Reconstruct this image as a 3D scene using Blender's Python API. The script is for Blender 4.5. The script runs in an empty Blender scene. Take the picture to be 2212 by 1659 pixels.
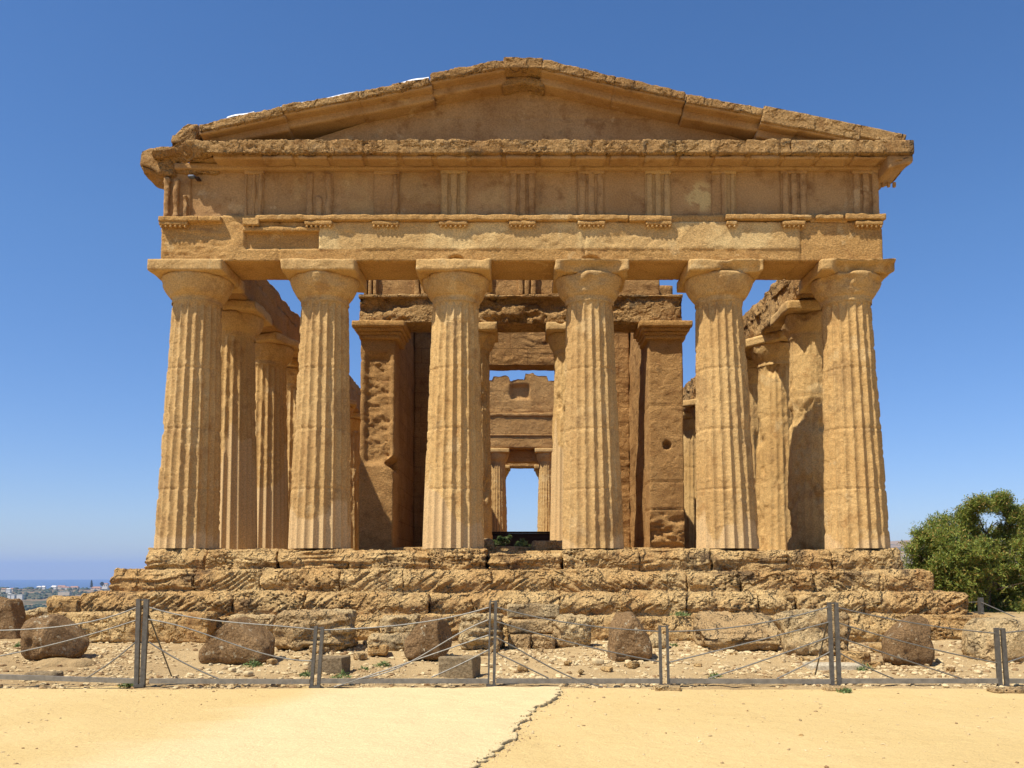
import bpy, math, random
import numpy as np
from mathutils import Vector, Matrix

# ------------------------------------------------------------------ camera
F_PX, PITCH, CX, CY = 1930.0, math.radians(3.55), 1127.0, 1120.0      # measured on the photo at 2212 x 1659
CAM = (0.0, -19.74, -0.57)
sc = bpy.context.scene
cam_data = bpy.data.cameras.new("camera")
cam = bpy.data.objects.new("camera", cam_data)
sc.collection.objects.link(cam)
cam.location = CAM
cam.rotation_euler = (math.pi / 2 + PITCH, 0, 0)
cam_data.sensor_width = 36.0
cam_data.lens = F_PX / 2212 * 36.0
cam_data.shift_x = -(CX - 1106) / 2212
cam_data.shift_y = (CY - 829.5) / 2212
cam_data.clip_start = 0.1
cam_data.clip_end = 100000
sc.camera = cam

# ------------------------------------------------------------------ world, sun, exposure
D_SUN = Vector((0.50, 0.365, -1.0)).normalized()                       # direction the light travels
elev = math.asin(-D_SUN.z)
world = bpy.data.worlds.new("World")
sc.world = world
world.use_nodes = True
wn = world.node_tree
wn.nodes.clear()
sky = wn.nodes.new("ShaderNodeTexSky")
sky.sky_type = 'NISHITA'
sky.sun_disc = False
sky.sun_elevation = elev
sky.sun_rotation = math.atan2(-D_SUN.x, -D_SUN.y)
sky.altitude = 300
sky.air_density = 1.0
sky.dust_density = 0.25
sky.ozone_density = 2.0
hs = wn.nodes.new("ShaderNodeHueSaturation")
hs.inputs['Saturation'].default_value = 1.22
bg = wn.nodes.new("ShaderNodeBackground")
bg.inputs['Strength'].default_value = 0.098
wo = wn.nodes.new("ShaderNodeOutputWorld")
wn.links.new(sky.outputs[0], hs.inputs['Color'])
tn = wn.nodes.new("ShaderNodeMix"); tn.data_type = 'RGBA'; tn.blend_type = 'MULTIPLY'; tn.inputs[0].default_value = 1.0
tn.inputs[7].default_value = (0.93, 0.965, 1.13, 1)
wn.links.new(hs.outputs[0], tn.inputs[6])
tc = wn.nodes.new("ShaderNodeTexCoord"); sp = wn.nodes.new("ShaderNodeSeparateXYZ"); mr = wn.nodes.new("ShaderNodeMapRange")
wn.links.new(tc.outputs['Generated'], sp.inputs[0]); wn.links.new(sp.outputs[2], mr.inputs[0])
mr.inputs[1].default_value = 0.0; mr.inputs[2].default_value = 0.34
th = wn.nodes.new("ShaderNodeMix"); th.data_type = 'RGBA'
th.inputs[6].default_value = (0.73, 0.77, 0.92, 1); th.inputs[7].default_value = (1.06, 1.04, 1.0, 1)
wn.links.new(mr.outputs[0], th.inputs[0])
t2 = wn.nodes.new("ShaderNodeMix"); t2.data_type = 'RGBA'; t2.blend_type = 'MULTIPLY'; t2.inputs[0].default_value = 1.0
wn.links.new(tn.outputs[2], t2.inputs[6]); wn.links.new(th.outputs[2], t2.inputs[7])
wn.links.new(t2.outputs[2], bg.inputs['Color'])
wn.links.new(bg.outputs[0], wo.inputs['Surface'])
sun_data = bpy.data.lights.new("sun", 'SUN')
sun_data.energy = 5.0
sun_data.angle = math.radians(0.5)
sun_data.color = (1.0, 0.95, 0.86)
sun = bpy.data.objects.new("sun", sun_data)
sc.collection.objects.link(sun)
sun.rotation_euler = D_SUN.to_track_quat('-Z', 'Y').to_euler()
sun.location = (-20, -20, 40)
sc.view_settings.view_transform = 'Standard'
sc.view_settings.look = 'None'
sc.view_settings.exposure = 0.40
sc.view_settings.gamma = 1.0
sc.render.engine = 'CYCLES'
sc.cycles.volume_bounces = 1

# ------------------------------------------------------------------ helpers
def inv(px, py, Y):
    """photo pixel (2212 wide) -> point on the vertical plane at depth Y"""
    a = (px - CX) / F_PX; b = (CY - py) / F_PX
    yc = math.cos(PITCH) - b * math.sin(PITCH); zc = math.sin(PITCH) + b * math.cos(PITCH)
    t = (Y - CAM[1]) / yc
    return a * t, CAM[2] + zc * t

def _h(ix, iy, iz, seed):
    n = (ix.astype(np.uint32) * np.uint32(374761393) + iy.astype(np.uint32) * np.uint32(668265263)
         + iz.astype(np.uint32) * np.uint32(2147483647 & 1274126177) + np.uint32((seed * 974711 + 13) & 0xffffffff))
    n = (n ^ (n >> np.uint32(13))) * np.uint32(1274126177)
    n = n ^ (n >> np.uint32(16))
    return n
def vnoise(P, seed=0):
    fl = np.floor(P); f = P - fl; i = fl.astype(np.int64)
    u = f * f * f * (f * (f * 6 - 15) + 10)
    out = 0
    for dx in (0, 1):
        wx = u[:, 0] if dx else 1 - u[:, 0]
        for dy in (0, 1):
            wy = u[:, 1] if dy else 1 - u[:, 1]
            for dz in (0, 1):
                wz = u[:, 2] if dz else 1 - u[:, 2]
                out = out + wx * wy * wz * (_h(i[:, 0] + dx, i[:, 1] + dy, i[:, 2] + dz, seed) / 2147483648.0 - 1.0)
    return out
def fbm(P, freq=1.0, octv=4, seed=0, gain=0.5):
    f = np.asarray(freq, float) * np.ones(3)
    a, s, o = 1.0, 0.0, 0
    for k in range(octv):
        o = o + a * vnoise(P * f + 17.3 * k, seed + k); s += a
        a *= gain; f = f * 2.07
    return o / s
def worley(P, freq, seed=0):
    f = np.asarray(freq, float) * np.ones(3)
    Q = P * f; fl = np.floor(Q).astype(np.int64); best = np.full(len(P), 9.0)
    for dx in (-1, 0, 1):
        for dy in (-1, 0, 1):
            for dz in (-1, 0, 1):
                c = fl + np.array((dx, dy, dz))
                j = [_h(c[:, 0], c[:, 1], c[:, 2], seed + q) / 4294967296.0 for q in (1, 2, 3)]
                d = (c[:, 0] + j[0] - Q[:, 0]) ** 2 + (c[:, 1] + j[1] - Q[:, 1]) ** 2 + (c[:, 2] + j[2] - Q[:, 2]) ** 2
                best = np.minimum(best, d)
    return np.sqrt(best)
def sstep(a, b, x):
    t = np.clip((x - a) / (b - a), 0, 1)
    return t * t * (3 - 2 * t)

def grid_faces(nu, nv, wrap=False, off=0):
    """vertices indexed i*nv+j ; wrap joins the last i to the first"""
    i = np.arange(nu if wrap else nu - 1); j = np.arange(nv - 1)
    I, J = np.meshgrid(i, j, indexing='ij'); I2 = (I + 1) % nu
    return (np.stack([I * nv + J, I2 * nv + J, I2 * nv + J + 1, I * nv + J + 1], -1).reshape(-1, 4) + off).astype(np.int64)

def join(parts):
    Vs, Fs, o = [], [], 0
    for V, F in parts:
        Vs.append(V); Fs.append(F + o); o += len(V)
    return np.concatenate(Vs), np.concatenate(Fs)

def mk(name, VF, mat, parent=None, smooth=True, pale=None):
    V, F = VF
    me = bpy.data.meshes.new(name)
    V = np.asarray(V, np.float32); F = np.asarray(F, np.int32)
    me.vertices.add(len(V)); me.vertices.foreach_set('co', V.ravel())
    me.loops.add(F.size); me.loops.foreach_set('vertex_index', F.ravel())
    me.polygons.add(len(F))
    k = F.shape[1]
    me.polygons.foreach_set('loop_start', np.arange(0, F.size, k, dtype=np.int32))
    me.polygons.foreach_set('loop_total', np.full(len(F), k, np.int32))
    me.update(calc_edges=True)
    me.validate()
    me.polygons.foreach_set('use_smooth', [smooth] * len(me.polygons))
    if pale is not None:
        at = me.attributes.new('pale', 'FLOAT', 'POINT')
        at.data.foreach_set('value', np.asarray(pale, np.float32))
    me.materials.append(mat)
    o = bpy.data.objects.new(name, me)
    sc.collection.objects.link(o)
    if parent: o.parent = parent
    return o

def box_grid(lo, hi, res):
    lo = np.array(lo, float); hi = np.array(hi, float)
    r = np.asarray(res, float) * np.ones(3)
    n = np.maximum(1, np.ceil((hi - lo) / r)).astype(int)
    Vs, Fs, o = [], [], 0
    for ax in range(3):
        a, b = (ax + 1) % 3, (ax + 2) % 3
        ga = np.linspace(lo[a], hi[a], n[a] + 1); gb = np.linspace(lo[b], hi[b], n[b] + 1)
        A, B = np.meshgrid(ga, gb, indexing='ij')
        for s in (0, 1):
            V = np.zeros((A.size, 3)); V[:, a] = A.ravel(); V[:, b] = B.ravel(); V[:, ax] = hi[ax] if s else lo[ax]
            f = grid_faces(n[a] + 1, n[b] + 1)
            if not s: f = f[:, ::-1]
            Vs.append(V); Fs.append(f + o); o += len(V)
    V = np.concatenate(Vs); F = np.concatenate(Fs)
    key = np.round((V - lo) * 5000).astype(np.int64)
    k1 = key[:, 0] * 4000000007 + key[:, 1] * 2000003 + key[:, 2]
    _, idx, invi = np.unique(k1, return_index=True, return_inverse=True)
    return V[idx], invi.ravel()[F]

def rbox(lo, hi, res=0.05, rad=0.03, amp=0.02, freq=2.5, seed=0, octv=5, style=None, ang=0.0, joints=None, post=None,
         pits=0.0, gain=0.5, chip=0.0, R=None, off=(0, 0, 0)):
    """rounded, eroded stone block; every style moves the real surface"""
    V, F = box_grid(lo, hi, res)
    lo = np.array(lo, float); hi = np.array(hi, float)
    rad = min(rad, 0.49 * float((hi - lo).min()))
    c = np.clip(V, lo + rad, hi - rad)
    d = V - c; L = np.linalg.norm(d, axis=1, keepdims=True); L[L == 0] = 1
    n = d / L
    P = c + n * rad
    S = P + np.array(off) + seed * 3.7
    disp = amp * (fbm(S, freq, octv, seed, gain))
    if style == 'strata':
        ca, sa = math.cos(ang), math.sin(ang)
        q = S[:, 2] * ca - S[:, 0] * sa + 0.5 * S[:, 1]
        q = q + 0.05 * fbm(S, 2.0, 3, seed + 5)
        along = S[:, 0] * ca + S[:, 2] * sa
        lay = vnoise(np.stack([along * 1.3, S[:, 1], q * 17.0], 1), seed + 9) + 0.7 * vnoise(np.stack([along * 2.3, S[:, 1] * 2, q * 38.0], 1), seed + 19)
        msk = sstep(-0.1, 0.4, fbm(S, 1.3, 3, seed + 31))
        disp = disp + amp * 0.62 * lay * (0.25 + 0.75 * msk) * np.minimum(1, np.abs(n[:, 1]) + np.abs(n[:, 0]) + 0.25)
    elif style == 'bedded':
        lay = vnoise(np.stack([S[:, 0] * 1.5, S[:, 1] * 1.5, S[:, 2] * 17.0 + 1.5 * vnoise(S * 1.7, seed)], 1), seed + 9)
        msk = sstep(-0.3, 0.3, fbm(S, 0.9, 2, seed + 31))
        disp = disp + amp * 0.75 * lay * msk * (1 - np.abs(n[:, 2]))
    if pits:
        w = worley(S, (13, 13, 17), seed + 3)
        m = sstep(-0.1, 0.35, fbm(S, 1.3, 2, seed + 77))
        disp = disp - pits * sstep(0.42, 0.12, w) * m
    if chip:
        disp = disp - chip * sstep(0.12, 0.45, fbm(S, 1.9, 3, seed + 55)) * np.clip((L[:, 0] > 0) * (np.abs(n).max(1) < 0.999) + 0.35, 0, 1)
    if joints:
        for ax, pos in joints:
            dd = np.abs(P[:, ax] - pos - 0.012 * fbm(S, 3, 2, 4))
            disp = disp - 0.035 * sstep(res * 0.9 if np.isscalar(res) else 0.04, 0.0, dd) * (1 - np.abs(n[:, ax]))
    P = P + n * disp[:, None]
    if post is not None: P = post(P, n)
    if R is not None: P = P @ np.array(R).T
    return P + np.array(off), F

def tag(o, label=None, cat=None, group=None, kind=None):
    if label: o['label'] = label
    if cat: o['category'] = cat
    if group: o['group'] = group
    if kind: o['kind'] = kind
    return o
def empty(name, loc=(0, 0, 0), **k):
    o = bpy.data.objects.new(name, None); sc.collection.objects.link(o); o.location = loc
    o.empty_display_size = 0.3
    return tag(o, **k)

def tube(pts, rad, n=8):
    pts = [Vector(p) for p in pts]; Vs = []
    for i, p in enumerate(pts):
        t = (pts[min(i + 1, len(pts) - 1)] - pts[max(i - 1, 0)]).normalized()
        a = t.cross(Vector((0, 0, 1)))
        if a.length < 1e-3: a = t.cross(Vector((0, 1, 0)))
        a.normalize(); b = t.cross(a)
        rr = rad[i] if isinstance(rad, (list, tuple)) else rad
        for k in range(n):
            th = 2 * math.pi * k / n
            Vs.append(p + (a * math.cos(th) + b * math.sin(th)) * rr)
    m = len(pts)
    V = np.array([list(v) for v in Vs])
    F = grid_faces(m, n)
    last = np.array([[i * n + n - 1, (i + 1) * n + n - 1, (i + 1) * n, i * n] for i in range(m - 1)])
    return V, np.concatenate([F, last])

def simple_box(lo, hi):
    return box_grid(lo, hi, 1e6)

# ------------------------------------------------------------------ materials
def nn(nt, typ, **k):
    n = nt.nodes.new(typ)
    for a, v in k.items():
        if a in n.inputs: n.inputs[a].default_value = v
        else: setattr(n, a, v)
    return n
def mixc(nt, fac, a, b, blend='MIX'):
    m = nt.nodes.new('ShaderNodeMix'); m.data_type = 'RGBA'; m.blend_type = blend
    for sock, v in ((m.inputs[0], fac), (m.inputs[6], a), (m.inputs[7], b)):
        if hasattr(v, 'is_output'): nt.links.new(v, sock)
        else: sock.default_value = v if not isinstance(v, tuple) else (v + (1,) if len(v) == 3 else v)
    return m.outputs[2]
def ramp(nt, val, a, b, lo=0.0, hi=1.0):
    m = nt.nodes.new('ShaderNodeMapRange'); m.interpolation_type = 'SMOOTHSTEP'
    nt.links.new(val, m.inputs[0])
    for i, v in zip((1, 2, 3, 4), (a, b, lo, hi)): m.inputs[i].default_value = v
    return m.outputs[0]
def noise(nt, vec, scale, detail=5, rough=0.55, dist=0.0):
    n = nt.nodes.new('ShaderNodeTexNoise')
    nt.links.new(vec, n.inputs['Vector'])
    n.inputs['Scale'].default_value = scale; n.inputs['Detail'].default_value = detail
    n.inputs['Roughness'].default_value = rough; n.inputs['Distortion'].default_value = dist
    return n.outputs[0]
def base_mat(name):
    m = bpy.data.materials.new(name); m.use_nodes = True
    nt = m.node_tree; b = nt.nodes['Principled BSDF']
    b.inputs['Roughness'].default_value = 0.95
    b.inputs['Specular IOR Level'].default_value = 0.15
    return m, nt, b

def stone(name, A, B, dark, stain=(0.10, 0.075, 0.045), stain_t=(0.60, 0.74), stain_f=0.6, palec=(0.62, 0.42, 0.21), pale_t=(0.62, 0.68), pale_f=0.0, pale_s=1.7,
          bump=0.6, bscale=9.0, squash=1.0, brick=None, pit=0.5, stucco=(0.62, 0.425, 0.205), bdist=0.055, vs=34, spk=1.0):
    m, nt, b = base_mat(name)
    g = nt.nodes.new('ShaderNodeNewGeometry'); pos = g.outputs['Position']
    sm = nt.nodes.new('ShaderNodeVectorMath'); sm.operation = 'MULTIPLY'; nt.links.new(pos, sm.inputs[0]); sm.inputs[1].default_value = (1, 1, squash)
    pv = sm.outputs[0]
    c = mixc(nt, ramp(nt, noise(nt, pos, 0.55, 4), 0.38, 0.62), A, B)
    c = mixc(nt, ramp(nt, noise(nt, pv, 2.6, 7, 0.65), 0.50, 0.72, 0, 0.75), c, dark)
    if pale_f:
        c = mixc(nt, ramp(nt, noise(nt, pos, pale_s, 6, 0.6, 0.3), pale_t[0], pale_t[1], 0, pale_f), c, palec)
    c = mixc(nt, ramp(nt, noise(nt, pv, 1.35, 8, 0.68, 0.2), stain_t[0], stain_t[1], 0, stain_f), c, stain)
    if spk == 0.7:
        oi = nt.nodes.new('ShaderNodeObjectInfo')
        c = mixc(nt, ramp(nt, oi.outputs['Random'], 0.0, 1.0, 0.0, 0.30), c, (0.42, 0.27, 0.12))
        c = mixc(nt, ramp(nt, noise(nt, pos, 0.9, 5, 0.7), 0.56, 0.64, 0, 0.5), c, (0.33, 0.19, 0.075))
    at = nt.nodes.new('ShaderNodeAttribute'); at.attribute_name = 'pale'
    c = mixc(nt, at.outputs['Fac'], c, stucco)
    sp = ramp(nt, noise(nt, pv, 30, 5, 0.8), 0.32, 0.68, 1 - 0.42 * spk, 1 + 0.30 * spk)
    cmb = nt.nodes.new('ShaderNodeCombineColor')
    for i in range(3): nt.links.new(sp, cmb.inputs[i])
    c = mixc(nt, 1.0, c, cmb.outputs[0], 'MULTIPLY')
    # bump
    h = noise(nt, pv, bscale * 2.4, 6, 0.74)
    v = nt.nodes.new('ShaderNodeTexVoronoi'); nt.links.new(pv, v.inputs['Vector']); v.inputs['Scale'].default_value = vs
    vp = ramp(nt, v.outputs['Distance'], 0.05, 0.33, 0.0, 1.0)
    vm = ramp(nt, noise(nt, pos, 3.1, 3), 0.45, 0.6, 0.0, pit)
    ma = nt.nodes.new('ShaderNodeMath'); ma.operation = 'MULTIPLY_ADD'
    nt.links.new(vp, ma.inputs[0]); nt.links.new(vm, ma.inputs[1]); nt.links.new(h, ma.inputs[2])
    hh = ma.outputs[0]
    pa = nt.nodes.new('ShaderNodeMath'); pa.operation = 'MULTIPLY_ADD'; nt.links.new(at.outputs['Fac'], pa.inputs[0]); pa.inputs[1].default_value = -0.85 * bump; pa.inputs[2].default_value = bump
    if brick:
        sx = nt.nodes.new('ShaderNodeSeparateXYZ'); nt.links.new(pos, sx.inputs[0])
        ad = nt.nodes.new('ShaderNodeMath'); ad.operation = 'ADD'; nt.links.new(sx.outputs[0], ad.inputs[0]); nt.links.new(sx.outputs[1], ad.inputs[1])
        cb = nt.nodes.new('ShaderNodeCombineXYZ'); nt.links.new(ad.outputs[0], cb.inputs[0]); nt.links.new(sx.outputs[2], cb.inputs[1])
        bk = nt.nodes.new('ShaderNodeTexBrick'); nt.links.new(cb.outputs[0], bk.inputs['Vector'])
        bk.inputs['Scale'].default_value = 1.0; bk.inputs['Brick Width'].default_value = brick[0]; bk.inputs['Row Height'].default_value = brick[1]
        bk.inputs['Mortar Size'].default_value = 0.012; bk.inputs['Mortar Smooth'].default_value = 0.3
        bk.inputs['Color1'].default_value = (1, 1, 1, 1); bk.inputs['Color2'].default_value = (0.86, 0.86, 0.86, 1); bk.inputs['Mortar'].default_value = (0.55, 0.5, 0.45, 1)
        c = mixc(nt, 0.8, c, bk.outputs['Color'], 'MULTIPLY')
        mb = nt.nodes.new('ShaderNodeMath'); mb.operation = 'MULTIPLY_ADD'; nt.links.new(bk.outputs['Fac'], mb.inputs[0]); mb.inputs[1].default_value = -0.6; nt.links.new(hh, mb.inputs[2])
        hh = mb.outputs[0]
    bp = nt.nodes.new('ShaderNodeBump'); bp.inputs['Distance'].default_value = bdist
    nt.links.new(pa.outputs[0], bp.inputs['Strength']); nt.links.new(hh, bp.inputs['Height'])
    nt.links.new(bp.outputs[0], b.inputs['Normal'])
    nt.links.new(c, b.inputs['Base Color'])
    return m

OCH_A, OCH_B, OCH_D = (0.50, 0.285, 0.095), (0.43, 0.23, 0.072), (0.28, 0.13, 0.038)
M = {}
M['stone'] = stone('ochre_sandstone', OCH_A, OCH_B, OCH_D, stain_f=0.25)
M['shaft'] = stone('column_sandstone', (0.62, 0.40, 0.158), (0.55, 0.335, 0.122), (0.38, 0.20, 0.066), stain_f=0.35, pale_f=0.4, palec=(0.70, 0.52, 0.26), pale_t=(0.58, 0.66), bump=0.45, spk=0.7)
M['arch'] = stone('architrave_sandstone', (0.54, 0.315, 0.11), (0.48, 0.27, 0.088), (0.36, 0.185, 0.06), stain_f=0.1, pale_f=0.5, palec=(0.64, 0.44, 0.2), pale_t=(0.6, 0.64), squash=1.6, stucco=(0.68, 0.49, 0.22))
M['frieze'] = stone('frieze_sandstone', (0.46, 0.28, 0.12), (0.38, 0.215, 0.085), (0.25, 0.125, 0.045), stain=(0.15, 0.10, 0.05), stain_f=0.6, pale_f=0.5, palec=(0.58, 0.41, 0.21), bump=0.3, spk=0.6, stucco=(0.62, 0.46, 0.2))
M['cornice'] = stone('cornice_sandstone', (0.50, 0.30, 0.115), (0.41, 0.225, 0.078), (0.27, 0.13, 0.04), stain=(0.13, 0.10, 0.06), stain_f=0.75, stain_t=(0.56, 0.68), bump=1.0, pit=1.2, bscale=6, bdist=0.08, vs=22)
M['steps'] = stone('weathered_step_stone', (0.70, 0.47, 0.20), (0.60, 0.36, 0.135), (0.42, 0.215, 0.075), stain=(0.14, 0.085, 0.045), stain_f=0.8, stain_t=(0.56, 0.66), bump=1.0, pit=1.5, bscale=5, bdist=0.10, vs=17)
M['inner'] = stone('cella_wall_stone', (0.46, 0.255, 0.09), (0.39, 0.205, 0.068), (0.25, 0.115, 0.038), stain_f=0.5, bump=0.8, brick=(1.25, 0.52))
M['inner_plain'] = stone('inner_sandstone', (0.48, 0.27, 0.097), (0.41, 0.22, 0.075), (0.27, 0.13, 0.043), stain_f=0.5, bump=0.8, squash=1.5)
M['boulder'] = stone('brown_boulder_stone', (0.36, 0.22, 0.10), (0.27, 0.16, 0.07), (0.15, 0.085, 0.038), stain=(0.07, 0.055, 0.04), stain_f=0.7, palec=(0.60, 0.50, 0.32), pale_t=(0.60, 0.66), pale_f=0.8, pale_s=9.0, bump=1.0, bscale=6, bdist=0.08)
M['block'] = stone('pale_fallen_stone', (0.64, 0.46, 0.225), (0.54, 0.35, 0.155), (0.36, 0.21, 0.085), stain=(0.12, 0.09, 0.055), stain_f=0.75, stain_t=(0.54, 0.68), bump=1.0, pit=1.3, bscale=6, bdist=0.09, vs=20)
M['grey'] = stone('grey_cut_stone', (0.27, 0.20, 0.11), (0.23, 0.165, 0.09), (0.16, 0.11, 0.06), stain_f=0.5, bump=0.5)
M['concrete'] = stone('light_concrete', (0.50, 0.42, 0.28), (0.46, 0.38, 0.25), (0.38, 0.30, 0.19), stain_f=0.1, bump=0.2)

def soil(name, A, B, C, bump=0.4, scale=6.0, far=None, speck=0.25, island=False):
    m, nt, b = base_mat(name)
    g = nt.nodes.new('ShaderNodeNewGeometry'); pos = g.outputs['Position']
    c = mixc(nt, ramp(nt, noise(nt, pos, 0.35, 6, 0.6), 0.4, 0.62), A, B)
    c = mixc(nt, ramp(nt, noise(nt, pos, 3.0, 8, 0.7), 0.52, 0.75, 0, 0.6), c, C)
    if island: c = mixc(nt, ramp(nt, g.outputs['Random Per Island'], 0.5, 1.0), c, (0.26, 0.155, 0.07))
    if name == 'yellow_sand':
        at = nt.nodes.new('ShaderNodeAttribute'); at.attribute_name = 'pale'
        c = mixc(nt, at.outputs['Fac'], c, (0.635, 0.49, 0.25))
    sp = ramp(nt, noise(nt, pos, 55, 3, 0.8), 0.25, 0.75, 1 - speck, 1 + speck)
    cmb = nt.nodes.new('ShaderNodeCombineColor')
    for i in range(3): nt.links.new(sp, cmb.inputs[i])
    c = mixc(nt, 1.0, c, cmb.outputs[0], 'MULTIPLY')
    h = noise(nt, pos, scale, 9, 0.7)
    bp = nt.nodes.new('ShaderNodeBump'); bp.inputs['Distance'].default_value = 0.06; bp.inputs['Strength'].default_value = bump
    nt.links.new(h, bp.inputs['Height']); nt.links.new(bp.outputs[0], b.inputs['Normal'])
    nt.links.new(c, b.inputs['Base Color'])
    return m
M['sand'] = soil('yellow_sand', (0.60, 0.43, 0.185), (0.565, 0.40, 0.165), (0.51, 0.35, 0.137), bump=0.5, speck=0.16, scale=12)
M['soil'] = soil('stony_soil', (0.45, 0.315, 0.15), (0.36, 0.24, 0.11), (0.56, 0.42, 0.215), bump=0.8, scale=9, speck=0.3)
M['gravel'] = soil('pale_gravel', (0.62, 0.48, 0.26), (0.52, 0.38, 0.19), (0.42, 0.28, 0.13), bump=0.4, island=True)

def plain(name, col, rough=0.6, metal=0.0, spec=0.3, var=0.15, scale=12.0):
    m, nt, b = base_mat(name)
    g = nt.nodes.new('ShaderNodeNewGeometry')
    f = ramp(nt, noise(nt, g.outputs['Position'], scale, 5, 0.6), 0.3, 0.7)
    c = mixc(nt, f, tuple(v * (1 - var) for v in col), tuple(min(1, v * (1 + var)) for v in col))
    nt.links.new(c, b.inputs['Base Color'])
    b.inputs['Roughness'].default_value = rough; b.inputs['Metallic'].default_value = metal; b.inputs['Specular IOR Level'].default_value = spec
    return m
M['metal'] = plain('galvanised_grey_steel', (0.105, 0.095, 0.078), 0.55, 0.2, 0.5, 0.25, 18)
M['rail'] = plain('grey_steel_rail', (0.22, 0.195, 0.15), 0.5, 0.15, 0.5, 0.2, 10)
M['cable'] = plain('steel_rope', (0.17, 0.155, 0.125), 0.5, 0.3, 0.5, 0.3, 60)
M['darkwood'] = plain('dark_brown_timber', (0.035, 0.018, 0.012), 0.7)
M['white'] = plain('white_membrane', (0.72, 0.70, 0.66), 0.8, var=0.12, scale=4)
M['lampgrey'] = plain('blue_grey_paint', (0.10, 0.12, 0.16), 0.5)
M['bark'] = plain('brown_bark', (0.10, 0.065, 0.04), 0.9, var=0.3)

def leafmat(name, cols, trans=0.25):
    m, nt, b = base_mat(name)
    oi = nt.nodes.new('ShaderNodeNewGeometry')
    r = oi.outputs['Random Per Island']
    c = cols[0]
    c = mixc(nt, ramp(nt, r, 0.3, 0.34), cols[0], cols[1])
    c = mixc(nt, ramp(nt, r, 0.62, 0.66), c, cols[2])
    c = mixc(nt, ramp(nt, r, 0.86, 0.9), c, cols[3])
    nt.links.new(c, b.inputs['Base Color'])
    b.inputs['Roughness'].default_value = 0.55; b.inputs['Specular IOR Level'].default_value = 0.3
    tr = nt.nodes.new('ShaderNodeBsdfTranslucent'); nt.links.new(c, tr.inputs['Color'])
    mx = nt.nodes.new('ShaderNodeMixShader'); mx.inputs[0].default_value = trans
    nt.links.new(b.outputs[0], mx.inputs[1]); nt.links.new(tr.outputs[0], mx.inputs[2])
    nt.links.new(mx.outputs[0], nt.nodes['Material Output'].inputs['Surface'])
    return m
M['leaf'] = leafmat('green_leaves', [(0.22, 0.265, 0.05), (0.33, 0.34, 0.06), (0.13, 0.19, 0.035), (0.48, 0.32, 0.09)], 0.4)
M['weed'] = leafmat('weed_green', [(0.15, 0.22, 0.07), (0.22, 0.28, 0.09), (0.11, 0.17, 0.05), (0.30, 0.29, 0.13)])

# ------------------------------------------------------------------ temple
temple = empty('greek_temple', (0, 0, 0), label='ruined ochre sandstone Doric temple with six fluted front columns, low pediment and four eroded steps', cat='temple')

NFL = 20
def shaft(H=5.70, r0=0.71, r1=0.545, seed=0, wear=0.5, lean=0.0, nper=12, nz=200, rough=0.011, pale_fn=None, chips=0.0, bottom=0.0):
    nt_ = NFL * nper
    th = np.arange(nt_) / nt_ * 2 * math.pi; zz = np.linspace(bottom, H, nz)
    T, Z = np.meshgrid(th, zz, indexing='ij'); T = T.ravel(); Z = Z.ravel(); t = Z / H
    R = r0 + (r1 - r0) * t ** 1.12
    u = (T * NFL / (2 * math.pi)) % 1.0
    prof = 1 - (2 * u - 1) ** 2
    a = 0.075 * R / 0.7
    P0 = np.stack([np.cos(T) * R, np.sin(T) * R, Z], 1) + seed * 11.3
    w = sstep(-0.25, 0.55, fbm(P0, (1.6, 1.6, 1.0), 4, seed) + (wear - 0.5) * 1.6)
    if pale_fn is not None:
        pl = pale_fn(T, Z, P0); w = w * (1 - pl)
    else: pl = np.zeros_like(T)
    k = 1 - w * 0.72
    k = k * (1 - sstep(H - 0.16, H - 0.05, Z))
    r = R - a * (prof * k + (1 - k) * 0.72)
    top = sstep(H - 0.16, H - 0.05, Z); r = r * (1 - top) + (R - 0.012) * top
    rg = rough * (0.35 + 1.3 * w) * (1 - 0.85 * pl)
    r = r + rg * 1.5 * fbm(P0, (13, 13, 18), 3, seed + 3, 0.75)
    arr = (1 - prof) ** 3
    r = r - 0.030 * arr * k * sstep(0.0, 0.4, fbm(P0, (9, 9, 4), 3, seed + 8)) * (1 - pl)
    if chips: r = r - chips * sstep(0.18, 0.5, fbm(P0, (1.6, 1.6, 1.1), 4, seed + 21)) * (1 - pl)
    for q in (0.235, 0.475, 0.72):
        r = r - 0.02 * sstep(0.035, 0.0, np.abs(Z - H * q - 0.01 * vnoise(P0 * 2, 3))) * (1 - pl)
    V = np.stack([np.cos(T) * r + lean * Z / H, np.sin(T) * r, Z], 1)
    return (V, grid_faces(nt_, nz, True)), pl

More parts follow.
